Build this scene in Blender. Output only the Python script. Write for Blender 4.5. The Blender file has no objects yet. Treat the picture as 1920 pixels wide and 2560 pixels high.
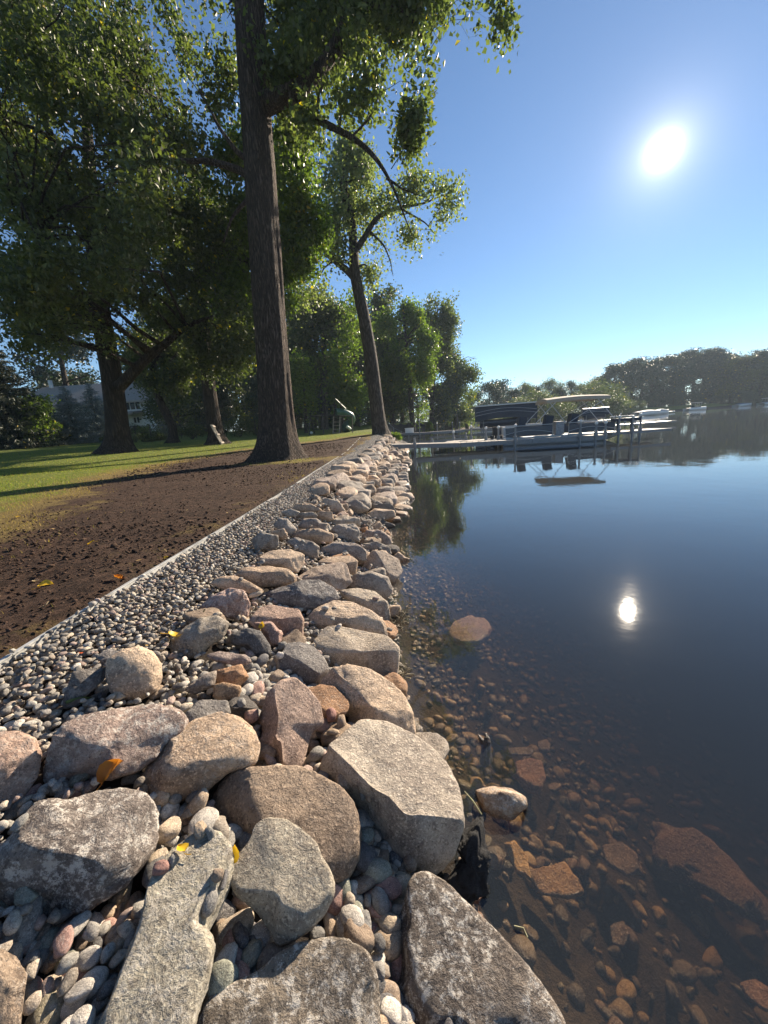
import bpy, bmesh, math
import numpy as np
from mathutils import Vector, Matrix
from mathutils.bvhtree import BVHTree
rng = np.random.default_rng(11)
scene = bpy.context.scene
col = scene.collection
# ------------------------------------------------------------------ camera
H = 1.4                                     # camera height above the lake
UPC = np.array([-.067, .974, .2157]); UPC /= np.linalg.norm(UPC)
FWC = np.array([0, 0, -1.]) + UPC[2] * UPC; FWC /= np.linalg.norm(FWC)
RTC = np.cross(FWC, UPC)
CAM = np.array([0, 0, H])
cam_d = bpy.data.cameras.new('camera'); cam = bpy.data.objects.new('camera', cam_d); col.objects.link(cam)
cam_d.sensor_fit = 'HORIZONTAL'; cam_d.sensor_width = 26; cam_d.lens = 13
cam_d.clip_start = .02; cam_d.clip_end = 3000
mw = Matrix.Identity(4)
for j in range(3):
    mw[0][j], mw[1][j], mw[2][j] = RTC[j], FWC[j], UPC[j]
mw[2][3] = H
cam.matrix_world = mw
scene.camera = cam
def ray(u, v):                              # direction of a photo pixel (1920 x 2560), unit depth
    d = np.array([(u - 960) / 960, (1280 - v) / 960, -1.])
    return np.array([d @ RTC, d @ FWC, d @ UPC])
def at(u, v, Y):                            # point on that direction at forward distance Y, and metres per pixel there
    d = ray(u, v); t = Y / d[1]
    return d * t + CAM, t / 960
def atz(u, v, z):
    d = ray(u, v); t = (z - H) / d[2]
    return d * t + CAM
K = 1.1573
def D(x, y, Y): return at(x * K, y * K, Y)
# ------------------------------------------------------------------ light
SUN_EL, SUN_AZ = math.radians(24.8), math.radians(34.1)
S = Vector((math.sin(SUN_AZ) * math.cos(SUN_EL), math.cos(SUN_AZ) * math.cos(SUN_EL), math.sin(SUN_EL)))
sun_d = bpy.data.lights.new('sun', 'SUN'); sun = bpy.data.objects.new('sun', sun_d); col.objects.link(sun)
sun_d.energy = 5.0; sun_d.angle = math.radians(.53); sun_d.color = (1, .85, .66)
sun.rotation_euler = S.to_track_quat('Z', 'Y').to_euler()
world = bpy.data.worlds.new('World'); scene.world = world; world.use_nodes = True
wn = world.node_tree.nodes; wl = world.node_tree.links; wn.clear()
sky = wn.new('ShaderNodeTexSky'); sky.sky_type = 'NISHITA'; sky.sun_disc = False
sky.sun_elevation = SUN_EL; sky.sun_rotation = SUN_AZ; sky.altitude = 600
sky.air_density = .95; sky.dust_density = .0; sky.ozone_density = 3.2
bg = wn.new('ShaderNodeBackground'); bg.inputs[1].default_value = .062
skt = wn.new('ShaderNodeMix'); skt.data_type = 'RGBA'; skt.blend_type = 'MULTIPLY'; skt.inputs[0].default_value = 1.; wl.new(sky.outputs[0], skt.inputs[6]); skt.inputs[7].default_value = (.90, .985, 1.02, 1); wl.new(skt.outputs[2], bg.inputs[0])
# the sun itself and the bright air round it, by true direction in the sky
tc = wn.new('ShaderNodeTexCoord'); dp = wn.new('ShaderNodeVectorMath'); dp.operation = 'DOT_PRODUCT'
nz = wn.new('ShaderNodeVectorMath'); nz.operation = 'NORMALIZE'
wl.new(tc.outputs['Generated'], nz.inputs[0]); wl.new(nz.outputs[0], dp.inputs[0]); dp.inputs[1].default_value = S
ac = wn.new('ShaderNodeMath'); ac.operation = 'ARCCOSINE'; wl.new(dp.outputs['Value'], ac.inputs[0])
def wmath(op, a, b=0.):
    x = wn.new('ShaderNodeMath'); x.operation = op
    for i, v in enumerate((a, b)):
        if hasattr(v, 'links'): wl.new(v, x.inputs[i])
        else: x.inputs[i].default_value = v
    return x.outputs[0]
th = ac.outputs[0]
glow = wmath('MULTIPLY', wmath('EXPONENT', wmath('MULTIPLY', th, -1 / .0055)), 12.)
glow = wmath('ADD', glow, wmath('MULTIPLY', wmath('EXPONENT', wmath('MULTIPLY', th, -1 / .028)), .55))
glow = wmath('ADD', glow, wmath('MULTIPLY', wmath('EXPONENT', wmath('MULTIPLY', th, -1 / .17)), .085))
bg2 = wn.new('ShaderNodeBackground'); bg2.inputs[0].default_value = (1, .93, .80, 1); wl.new(glow, bg2.inputs[1])
ad = wn.new('ShaderNodeAddShader'); wl.new(bg.outputs[0], ad.inputs[0]); wl.new(bg2.outputs[0], ad.inputs[1])
wo = wn.new('ShaderNodeOutputWorld'); wl.new(ad.outputs[0], wo.inputs[0])
scene.view_settings.view_transform = 'Standard'; scene.view_settings.look = 'None'
scene.view_settings.exposure = 1.22; scene.view_settings.gamma = 1
scene.cycles.max_bounces = 6; scene.cycles.diffuse_bounces = 2; scene.cycles.glossy_bounces = 3
scene.cycles.transmission_bounces = 3; scene.cycles.transparent_max_bounces = 8
scene.cycles.sample_clamp_indirect = 4; scene.cycles.use_denoising = True
# ------------------------------------------------------------------ helpers
def tag(o, label=None, cat=None, group=None, kind=None):
    if label: o['label'] = label
    if cat: o['category'] = cat
    if group: o['group'] = group
    if kind: o['kind'] = kind
    return o
def link(name, me, mat, parent=None, loc=None):
    o = bpy.data.objects.new(name, me); col.objects.link(o)
    if mat and not me.materials: me.materials.append(mat)
    if parent: o.parent = parent
    if loc is not None: o.location = loc
    return o
def empty(name, loc, rz=0):
    o = bpy.data.objects.new(name, None); col.objects.link(o); o.location = loc; o.rotation_euler.z = rz
    o.empty_display_size = .2
    return o
def mesh(name, V, F, smooth=True, attr=None):
    V = np.asarray(V, dtype=np.float32); F = np.asarray(F, dtype=np.int32); k = F.shape[1]
    me = bpy.data.meshes.new(name)
    me.vertices.add(len(V)); me.vertices.foreach_set('co', V.ravel())
    me.loops.add(F.size); me.loops.foreach_set('vertex_index', F.ravel())
    me.polygons.add(len(F)); me.polygons.foreach_set('loop_start', np.arange(0, F.size, k, dtype=np.int32))
    me.polygons.foreach_set('use_smooth', np.full(len(F), smooth, dtype=bool))
    for n, a in (attr or {}).items():
        if a.ndim == 1:
            t = me.attributes.new(n, 'FLOAT', 'POINT'); t.data.foreach_set('value', a.astype(np.float32))
        else:
            t = me.attributes.new(n, 'FLOAT_COLOR', 'POINT')
            t.data.foreach_set('color', np.c_[a, np.ones(len(a))].astype(np.float32).ravel())
    me.update(); me.validate()
    return me
_ico = {}
def ico(n):
    if n not in _ico:
        b = bmesh.new(); bmesh.ops.create_icosphere(b, subdivisions=n, radius=1)
        b.verts.ensure_lookup_table()
        _ico[n] = (np.array([v.co[:] for v in b.verts]), np.array([[v.index for v in f.verts] for f in b.faces])); b.free()
    return _ico[n]
def _h(i, seed):
    x = (i[:, 0] * 374761393 + i[:, 1] * 668265263 + i[:, 2] * 2147483647 + seed * 974634777) & 0xffffffff
    x = ((x ^ (x >> 13)) * 1274126177) & 0xffffffff
    x = ((x ^ (x >> 16)) * 668265263) & 0xffffffff
    return ((x ^ (x >> 15)) & 0xffff) / 32767.5 - 1
def vn(p, seed=0):
    i = np.floor(p).astype(np.int64); f = p - i; f = f * f * (3 - 2 * f); r = 0
    for a in (0, 1):
        for b in (0, 1):
            for c in (0, 1):
                w = (f[:, 0] if a else 1 - f[:, 0]) * (f[:, 1] if b else 1 - f[:, 1]) * (f[:, 2] if c else 1 - f[:, 2])
                r = r + w * _h(i + np.array([a, b, c]), seed)
    return r
def fbm(p, seed=0, o=3):
    r = 0; a = 1
    for k in range(o): r = r + a * vn(p * 2 ** k + 17.3 * k, seed + k); a *= .5
    return r
def unit(v): return v / np.maximum(np.linalg.norm(v, axis=-1, keepdims=True), 1e-9)
class MB:                                   # collects boxes, tubes and sheets into one mesh of quads
    def __init__(s): s.v = []; s.f = []
    def box(s, c, d, rz=0, ry=0, rx=0):
        R = (Matrix.Rotation(rz, 3, 'Z') @ Matrix.Rotation(ry, 3, 'Y') @ Matrix.Rotation(rx, 3, 'X'))
        n = len(s.v)
        for a in (-.5, .5):
            for b in (-.5, .5):
                for e in (-.5, .5):
                    s.v.append(tuple(Vector(c) + R @ Vector((a * d[0], b * d[1], e * d[2]))))
        s.f += [[n + i for i in q] for q in ((0, 1, 3, 2), (4, 6, 7, 5), (0, 4, 5, 1), (2, 3, 7, 6), (0, 2, 6, 4), (1, 5, 7, 3))]
        return s
    def tube(s, P, R, k=8, cap=True):
        P = [Vector(p) for p in P]
        if not hasattr(R, '__len__'): R = [R] * len(P)
        n = len(s.v); a = None
        for i, p in enumerate(P):
            t = (P[min(i + 1, len(P) - 1)] - P[max(i - 1, 0)]).normalized()
            if a is None: a = t.orthogonal().normalized()
            a = (a - t * a.dot(t)).normalized(); b = t.cross(a)
            for j in range(k):
                w = 2 * math.pi * j / k
                s.v.append(tuple(p + (a * math.cos(w) + b * math.sin(w)) * R[i]))
        for i in range(len(P) - 1):
            for j in range(k):
                s.f.append([n + i * k + j, n + i * k + (j + 1) % k, n + (i + 1) * k + (j + 1) % k, n + (i + 1) * k + j])
        if cap:
            for o in (0, (len(P) - 1) * k):
                for j in range(1, k - 2, 2): s.f.append([n + o, n + o + j, n + o + j + 1, n + o + j + 2])
        return s
    def sheet(s, G):                        # G: rows of points
        n = len(s.v); r = len(G); c = len(G[0])
        for row in G: s.v += [tuple(p) for p in row]
        for i in range(r - 1):
            for j in range(c - 1): s.f.append([n + i * c + j, n + i * c + j + 1, n + (i + 1) * c + j + 1, n + (i + 1) * c + j])
        return s
    def build(s, name, mat, parent=None, smooth=False, loc=None):
        me = mesh(name, s.v, s.f, smooth)
        return link(name, me, mat, parent, loc)
# ------------------------------------------------------------------ materials
class NT:
    def __init__(s, name):
        s.m = bpy.data.materials.new(name); s.m.use_nodes = True; s.t = s.m.node_tree; s.t.nodes.clear()
        s.out = s.t.nodes.new('ShaderNodeOutputMaterial')
    def n(s, typ, **kw):
        x = s.t.nodes.new('ShaderNode' + typ)
        for k, v in kw.items(): setattr(x, k, v)
        return x
    def l(s, a, b): s.t.links.new(a, b)
    def set(s, node, **kw):
        for k, v in kw.items():
            i = node.inputs[k.replace('_', ' ')]
            if hasattr(v, 'links'): s.l(v, i)
            else: i.default_value = v
    def noise(s, vec, scale, detail=5, rough=.6, dist=0):
        x = s.n('TexNoise'); s.set(x, Scale=scale, Detail=detail, Roughness=rough, Distortion=dist)
        if vec is not None: s.l(vec, x.inputs['Vector'])
        return x.outputs['Fac']
    def ramp(s, fac, a, b, va=0., vb=1.):
        x = s.n('MapRange'); x.interpolation_type = 'SMOOTHSTEP'
        s.l(fac, x.inputs[0])
        for i, v in zip((1, 2, 3, 4), (a, b, va, vb)): x.inputs[i].default_value = v
        return x.outputs[0]
    def math(s, op, a, b=0.):
        x = s.n('Math', operation=op)
        for i, v in enumerate((a, b)):
            if hasattr(v, 'links'): s.l(v, x.inputs[i])
            else: x.inputs[i].default_value = v
        return x.outputs[0]
    def mix(s, f, a, b, mode='MIX'):
        x = s.n('Mix', data_type='RGBA', blend_type=mode)
        for i, v in ((0, f), (6, a), (7, b)):
            if hasattr(v, 'links'): s.l(v, x.inputs[i])
            else: x.inputs[i].default_value = v if i == 0 else (*v, 1)
        return x.outputs[2]
    def vadd(s, a, b):
        x = s.n('VectorMath', operation='ADD'); s.l(a, x.inputs[0]); s.l(b, x.inputs[1]); return x.outputs[0]
    def bump(s, h, strength, dist, nrm=None):
        x = s.n('Bump'); s.l(h, x.inputs['Height']); x.inputs['Strength'].default_value = strength; x.inputs['Distance'].default_value = dist
        if nrm is not None: s.l(nrm, x.inputs['Normal'])
        return x.outputs[0]
    def bsdf(s, color, rough=.8, nrm=None, spec=.5, metal=0.):
        x = s.n('BsdfPrincipled')
        for k, v in (('Base Color', color), ('Roughness', rough), ('Specular IOR Level', spec), ('Metallic', metal)):
            if hasattr(v, 'links'): s.l(v, x.inputs[k])
            else: x.inputs[k].default_value = (*v, 1) if k == 'Base Color' else v
        if nrm is not None: s.l(nrm, x.inputs['Normal'])
        return x.outputs[0]
    def done(s, sh): s.l(sh, s.out.inputs['Surface']); return s.m
def plain(name, c, rough=.6, metal=0., var=.25, scale=12, bump=.15):
    t = NT(name); tcn = t.n('TexCoord'); o = tcn.outputs['Object']
    f = t.noise(o, scale, 6)
    f2 = t.noise(o, scale * 7, 3)
    c1 = t.mix(t.ramp(f, .3, .7), tuple(x * (1 - var) for x in c), tuple(min(1, x * (1 + var)) for x in c))
    c2 = t.mix(t.math('MULTIPLY', t.ramp(f2, .5, .75), var * .7), c1, tuple(x * .5 for x in c))
    return t.done(t.bsdf(c2, rough, t.bump(f2, bump, .01), metal=metal))
def rock_mat(name, objcol=True, scale=1., wet=True):
    t = NT(name); tcn = t.n('TexCoord'); oi = t.n('ObjectInfo')
    rv = t.n('CombineXYZ'); rs = t.math('MULTIPLY', oi.outputs['Random'], 37.)
    for k in range(3): t.l(rs, rv.inputs[k])
    v = t.vadd(tcn.outputs['Object'], rv.outputs[0])
    if objcol: base, lich = oi.outputs['Color'], oi.outputs['Alpha']
    else:
        a = t.n('Attribute', attribute_name='Col'); base = a.outputs['Color']; lich = .25
    n1 = t.noise(v, 5 * scale, 9, .65); n2 = t.noise(v, 26 * scale, 8, .7, .4); n3 = t.noise(v, 110 * scale, 4, .7)
    c = t.mix(t.ramp(n1, .36, .64), t.mix(1., base, (.66, .62, .60), 'MULTIPLY'), t.mix(1., base, (1.22, 1.16, 1.08), 'MULTIPLY'))
    c = t.mix(t.math('MULTIPLY', t.ramp(n2, .50, .64), .75), c, t.mix(1., base, (.42, .38, .37), 'MULTIPLY'))
    c = t.mix(t.math('MULTIPLY', t.ramp(n3, .52, .63), .7), c, t.mix(1., base, (1.75, 1.7, 1.62), 'MULTIPLY'))
    n5 = t.noise(v, 170 * scale, 3, .7)
    c = t.mix(t.math('MULTIPLY', t.ramp(n5, .56, .64), .6), c, (.03, .028, .026))
    n4 = t.noise(v, 38 * scale, 10, .85); n6 = t.noise(v, 3.1 * scale, 3)
    lf = t.math('MULTIPLY', t.ramp(n4, .50, .57), t.ramp(n6, .33, .52))
    lf = t.math('MULTIPLY', t.math('MULTIPLY', lf, lich), .85)
    c = t.mix(lf, c, (.68, .63, .56))
    rough = .82
    if wet:
        g = t.n('NewGeometry'); sx = t.n('SeparateXYZ'); t.l(g.outputs['Position'], sx.inputs[0])
        z = t.math('ADD', sx.outputs['Z'], t.math('MULTIPLY', n1, -.06))
        w = t.ramp(z, -.03, .02, 1., 0.)
        c = t.mix(w, c, t.mix(1., c, (.66, .56, .46), 'MULTIPLY'))
        rough = t.ramp(z, -.03, .02, .25, .82)
    vo = t.n('TexVoronoi', feature='DISTANCE_TO_EDGE'); t.set(vo, Scale=4.2 * scale)
    wv = t.n('VectorMath', operation='ADD'); t.l(v, wv.inputs[0])
    nn = t.n('TexNoise'); t.set(nn, Scale=3. * scale, Detail=5.); t.l(v, nn.inputs['Vector']); t.l(nn.outputs['Color'], wv.inputs[1]); t.l(wv.outputs[0], vo.inputs['Vector'])
    crack = t.ramp(vo.outputs['Distance'], .0, .006)
    h = t.math('ADD', t.math('MULTIPLY', n2, 1.), t.math('MULTIPLY', n3, .35))
    h = t.math('ADD', h, t.math('MULTIPLY', crack, .05 if scale == 1. else 0))
    return t.done(t.bsdf(c, rough, t.bump(h, .95, .022 / scale), spec=.35))
M = {}
M['rock'] = rock_mat('weathered_stone')
M['pebble'] = rock_mat('river_pebble', scale=4.)
M['gravel'] = rock_mat('river_gravel', objcol=False, scale=5.)
def leaf_mat(name, c, trans=.45, rough=.42, spec=.5, tc_=None):
    t = NT(name); g = t.n('NewGeometry'); r = g.outputs['Random Per Island']
    ca = t.mix(r, tuple(x * .62 for x in c), (c[0] * 1.5, c[1] * 1.3, c[2] * 1.05))
    yl = t.ramp(r, .988, .99); ca = t.mix(yl, ca, (.42, .30, .03))
    b = t.bsdf(ca, rough, spec=spec)
    tr = t.n('BsdfTranslucent'); t.l(t.mix(1., ca, tc_ or (1.55, 1.9, .8), 'MULTIPLY'), tr.inputs[0])
    mx = t.n('MixShader'); mx.inputs[0].default_value = trans; t.l(b, mx.inputs[1]); t.l(tr.outputs[0], mx.inputs[2])
    return t.done(mx.outputs[0])
M['leaf_cotton'] = leaf_mat('cottonwood_leaf', (.092, .116, .054), .5, .46, .45)
M['leaf_oak'] = leaf_mat('oak_leaf', (.070, .090, .038), .42, .46, .45)
M['leaf_bright'] = leaf_mat('bright_leaf', (.105, .155, .035), .48)
M['leaf_pale'] = leaf_mat('pale_leaf', (.16, .19, .11), .5, .45)  # glare veiling the leaning cottonwood's crown is put into this paler colour
M['leaf_far'] = leaf_mat('far_leaf', (.036, .062, .042), .15)
M['leaf_sage'] = leaf_mat('sage_leaf', (.10, .125, .065), .28)
M['needle_blue'] = leaf_mat('blue_spruce_needle', (.20, .26, .27), .15, .6, tc_=(1, 1, 1))
M['needle'] = leaf_mat('fir_needle', (.03, .045, .025), .1, .6, tc_=(1, 1, 1))
def bark_mat(name, c, sc=9., depth=.05):
    t = NT(name); tcn = t.n('TexCoord'); mp = t.n('Mapping'); t.l(tcn.outputs['Object'], mp.inputs[0])
    mp.inputs['Scale'].default_value = (1, 1, .15)
    vo = t.n('TexVoronoi', feature='DISTANCE_TO_EDGE'); t.set(vo, Scale=sc * 1.15)
    nn = t.n('TexNoise'); t.set(nn, Scale=sc * .8, Detail=4.); t.l(mp.outputs[0], nn.inputs['Vector'])
    sc2 = t.n('VectorMath', operation='SCALE'); t.l(nn.outputs['Color'], sc2.inputs[0]); sc2.inputs['Scale'].default_value = .22
    t.l(t.vadd(mp.outputs[0], sc2.outputs[0]), vo.inputs['Vector'])
    ridge = t.ramp(vo.outputs['Distance'], .0, .32)
    n = t.noise(mp.outputs[0], sc * 3, 8, .7)
    n2 = t.noise(tcn.outputs['Object'], sc * 5, 6, .7)
    cc = t.mix(ridge, tuple(x * .38 for x in c), c)
    cc = t.mix(t.ramp(n, .4, .65), t.mix(1., cc, (.6, .6, .6), 'MULTIPLY'), cc)
    h = t.math('ADD', t.math('MULTIPLY', ridge, 1.), t.math('MULTIPLY', n, .5)); h = t.math('ADD', h, t.math('MULTIPLY', n2, .2))
    return t.done(t.bsdf(cc, .9, t.bump(h, 1., depth), spec=.2))
M['bark'] = bark_mat('furrowed_bark', (.19, .14, .11), 13., .09)
M['bark_oak'] = bark_mat('oak_bark', (.085, .062, .048), 8., .05)
M['bark_far'] = bark_mat('slim_bark', (.15, .125, .105), 9., .03)
M['limb'] = plain('bare_limb', (.20, .165, .13), .9)
# ------------------------------------------------------------------ the lie of the land
LAKE = np.array([(.5, -400), (.5, -40), (.36, 0), (.34, .62), (.29, .71), (.26, .84), (.27, 1.), (.23, 1.27), (.18, 1.47), (.12, 1.74), (.10, 2.3), (.11, 2.9),
    (.14, 3.9), (.14, 5.5), (.35, 8.5), (.62, 11.9), (1., 17), (1.4, 23), (1.84, 28), (2.4, 31), (2.2, 36), (2., 46), (3.5, 55), (6.5, 60), (9, 66), (15, 76),
    (22, 90), (35, 100), (55, 108), (80, 120), (105, 138), (150, 150), (200, 135), (400, 130), (900, 100), (900, -400)], float)
SOIL = np.array([(-.9, -6), (-4.2, -6), (-4.1, 3.9), (-5.95, 7.3), (-7.4, 12.7), (-6.6, 17), (-4, 21.5), (-.6, 26), (-.3, 23), (-.5, 12.2), (-.8, 6.2), (-.9, 3.6)], float)
def sdf(P, poly):                           # positive outside
    P = np.asarray(P, float); d = np.full(len(P), 1e9); inside = np.zeros(len(P), bool)
    for i in range(len(poly)):
        a = poly[i]; b = poly[(i + 1) % len(poly)]; e = b - a; w = P - a
        t = np.clip((w @ e) / (e @ e), 0, 1); d = np.minimum(d, np.linalg.norm(w - t[:, None] * e, axis=1))
        c = (a[1] > P[:, 1]) != (b[1] > P[:, 1])
        x = (b[0] - a[0]) * (P[:, 1] - a[1]) / (b[1] - a[1] + 1e-12) + a[0]
        inside ^= c & (P[:, 0] < x)
    return np.where(inside, -d, d)
def shore(X, Y):
    X = np.atleast_1d(np.asarray(X, float)); Y = np.atleast_1d(np.asarray(Y, float))
    s = sdf(np.c_[X, Y], LAKE); p = np.clip(s, 0, None)
    z = np.where(p < 1.15, -.05 + .59 * (p / 1.15) ** .85, .54 + .06 * np.clip((p - 1.15) / .5, 0, 1))
    rise = .026 * np.clip(-X - 3.5, 0, 60) + .03 * np.clip(Y - 14, 0, 40) * np.clip((p - .6), 0, 1)
    z = z + np.minimum(rise, 2.1)
    d = np.clip(-s, 0, None)
    zb = -.05 - np.where(d < .7, .50 * d, .35 + .45 * (d - .7))
    return np.where(s >= 0, z, np.maximum(zb, -2.4)), s
def sz(x, y): return float(shore(x, y)[0][0])
def on_shore(u, v, lift=0.):                # where a photo direction meets the ground
    d = ray(u, v); t = np.linspace(.3, 60, 6000) if v > 1120 else np.linspace(5, 400, 8000)
    P = CAM + d * t[:, None]; z, _ = shore(P[:, 0], P[:, 1])
    k = np.argmax(P[:, 2] < z + lift)
    return P[k]
gx = np.concatenate([-18 - np.geomspace(1, 700, 34)[::-1], np.arange(-18, -1.8, .17), np.arange(-1.8, 1.2, .06), np.arange(1.2, 6, .25), 6 + np.geomspace(.3, 890, 60)])
gy = np.concatenate([-.5 - np.geomspace(.3, 300, 16)[::-1], np.arange(-.5, 4, .08), np.arange(4, 14, .16), np.arange(14, 40, .4), 40 + np.geomspace(.4, 900, 70)])
GX, GY = np.meshgrid(gx, gy); px_, py_ = GX.ravel(), GY.ravel()
gz, gs = shore(px_, py_)
soil = -sdf(np.c_[px_, py_], SOIL)
P3 = np.c_[px_, py_, gz]
soil = soil - 2.6 * np.exp(-((px_ + 2.7) / 1.2) ** 2 - ((py_ - 11.3) / .8) ** 2)
near = (py_ < 30) & (px_ > -18)
gz = gz + np.where(near & (soil > -.3), .03 * fbm(P3 * 2.2, 3, 4) * np.clip(soil + .3, 0, 1), 0) + np.where(near & (gs > 1.6), .02 * fbm(P3 * .7, 5), 0)
rivs = np.where((gs > -.4) & (py_ < 31), -.07 + .032 * np.clip((gs - 1.05) / .3, 0, 1), 0) * (gs < 1.7)      # stones stand on a slightly lower bed
gz = gz + rivs
n_, m_ = len(gx), len(gy)
I = np.arange(n_ * m_).reshape(m_, n_)
F = np.c_[I[:-1, :-1].ravel(), I[:-1, 1:].ravel(), I[1:, 1:].ravel(), I[1:, :-1].ravel()]
t = NT('ground_cover'); g = t.n('NewGeometry'); pos = g.outputs['Position']
a = t.n('Attribute', attribute_name='soil'); b = t.n('Attribute', attribute_name='shore_s')
nA = t.noise(pos, 1.3, 8, .7); nB = t.noise(pos, 14, 8, .75); nC = t.noise(pos, 70, 4, .7); nD = t.noise(pos, .5, 3)
grass = t.mix(t.ramp(nB, .38, .62), (.09, .125, .022), (.20, .22, .05))
grass = t.mix(t.ramp(nA, .56, .70), grass, (.22, .18, .06))
soilc = t.mix(t.ramp(nB, .35, .65), (.03, .019, .014), (.105, .064, .045))
soilc = t.mix(t.ramp(nC, .62, .72), soilc, (.15, .11, .08))
straw = t.mix(t.ramp(nC, .4, .6), (.13, .09, .035), (.27, .20, .075))
sd = t.math('ADD', a.outputs['Fac'], t.math('MULTIPLY', t.math('SUBTRACT', nA, .5), 3.8))
sd = t.math('ADD', sd, t.math('MULTIPLY', t.math('SUBTRACT', nB, .5), 1.2))
c = t.mix(t.ramp(sd, -1.2, -.1), grass, straw); c = t.mix(t.ramp(sd, .05, .75), c, soilc)
s_ = t.math('ADD', b.outputs['Fac'], t.math('MULTIPLY', t.math('SUBTRACT', nB, .5), .1))
c = t.mix(t.ramp(s_, 1.75, 1.62), c, (.05, .04, .033))
silt = t.mix(t.ramp(nB, .35, .65), (.045, .033, .02), (.11, .08, .045))
c = t.mix(t.ramp(s_, .1, -.05), c, silt)
h = t.math('ADD', nB, t.math('MULTIPLY', nC, .5))
M['ground'] = t.done(t.bsdf(c, .95, t.bump(h, 1., .05), spec=.15))
me = mesh('ground', np.c_[px_, py_, gz], F, True, {'soil': np.clip(soil, -5, 5), 'shore_s': np.clip(gs, -5, 5)})
ground = link('ground', me, M['ground']); tag(ground, kind='structure')
GV = np.c_[px_, py_, gz]
# ------------------------------------------------------------------ the lake: a clear skin over brown, light-eating water
t = NT('lake_water'); g = t.n('NewGeometry'); pos = g.outputs['Position']
mp = t.n('Mapping'); t.l(pos, mp.inputs[0]); mp.inputs['Scale'].default_value = (1, 1, 1)
w1 = t.noise(mp.outputs[0], .9, 3, .5); w2 = t.noise(mp.outputs[0], 6, 3, .5); w3 = t.noise(mp.outputs[0], 32, 2, .5)
hh = t.math('ADD', t.math('MULTIPLY', w1, 1.), t.math('ADD', t.math('MULTIPLY', w2, .13), t.math('MULTIPLY', w3, .018)))
nr = t.bump(hh, .22, .018)
fr = t.n('Fresnel'); fr.inputs[0].default_value = 1.42; t.l(nr, fr.inputs['Normal'])
fac = t.math('ADD', t.math('MULTIPLY', fr.outputs[0], t.math('SUBTRACT', 1., g.outputs['Backfacing'])), t.math('MULTIPLY', g.outputs['Backfacing'], .08))   # seen from below the sunlight comes in
gl = t.n('BsdfGlossy'); gl.inputs['Roughness'].default_value = .022; t.l(nr, gl.inputs['Normal']); gl.inputs[0].default_value = (1, 1, 1, 1)
tp = t.n('BsdfTransparent')
mx = t.n('MixShader'); t.l(fac, mx.inputs[0]); t.l(tp.outputs[0], mx.inputs[1]); t.l(gl.outputs[0], mx.inputs[2])
df = t.n('BsdfDiffuse'); df.inputs[0].default_value = (.42, .50, .56, 1); m2 = t.n('MixShader'); m2.inputs[0].default_value = .034      # small grey-blue diffuse share brightens the water, standing in for light scattered in it
t.l(mx.outputs[0], m2.inputs[1]); t.l(df.outputs[0], m2.inputs[2])
va = t.n('VolumeAbsorption'); va.inputs['Color'].default_value = (.48, .36, .20, 1); va.inputs['Density'].default_value = 2.5
t.l(va.outputs[0], t.out.inputs['Volume'])
M['water'] = t.done(m2.outputs[0])
wb = MB(); wb.v = [(-3, -390, 0), (895, -390, 0), (895, 170, 0), (-3, 170, 0), (-3, -390, -6), (895, -390, -6), (895, 170, -6), (-3, 170, -6)]
wb.f = [[0, 1, 2, 3], [4, 7, 6, 5], [0, 4, 5, 1], [1, 5, 6, 2], [2, 6, 7, 3], [3, 7, 4, 0]]
lake = wb.build('lake_water', M['water']); tag(lake, kind='structure')
# ------------------------------------------------------------------ boulders
TAN, PINK, GREY, DARK, BROWN, BUFF, GREEN, RUST = (.45, .345, .255), (.43, .31, .25), (.32, .285, .25), (.13, .122, .118), (.30, .235, .18), (.52, .41, .31), (.37, .35, .29), (.40, .24, .14)
CN = {TAN: 'tan', PINK: 'pinkish', GREY: 'grey', DARK: 'dark grey', BROWN: 'brown', BUFF: 'buff', GREEN: 'greenish grey', RUST: 'rust-brown'}
def shape(level, seed, cuts=(), ncut=6, n=2.5, rough=.07, dmin=.62, dmax=.9, soft=22.):
    r = np.random.default_rng(seed); v = ico(level)[0].copy()
    v *= ((np.abs(v) ** n).sum(1) ** (-1 / n))[:, None]
    pl = [(unit(np.array(c[:3], float)), c[3]) for c in cuts] + [(unit(r.normal(size=3)), r.uniform(dmin, dmax)) for _ in range(ncut)]
    for nn, d in pl:
        q = v @ nn - d * (1 + .03 * vn(v * 3 + seed, 5)); q = np.logaddexp(0, q * soft) / soft; v -= nn * q[:, None] * .93
    v *= (1 + rough * vn(v * 1.6 + seed, 1) + rough * .55 * vn(v * 3.7 + seed, 2))[:, None]
    if level > 3: v *= (1 + rough * .38 * fbm(v * 9 + seed, 3, 3))[:, None]
    if level > 4: v *= (1 + rough * .15 * fbm(v * 30 + seed, 4, 2))[:, None]
    return v
CR = dict(A=(0, 1600, 2.592), B=(0, 2060, 2.592), C=(500, 1600, 2.592), D=(480, 2060, 2.592), E=(400, 1240, 2.5136), F=(600, 1060, 3.6065), G=(960, 1400, 3.0722), H=(1060, 1900, 1.929))
def px(cr, pts):
    x, y, s = CR[cr]; return [(x + a / s, y + b / s) for a, b in pts]
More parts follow.
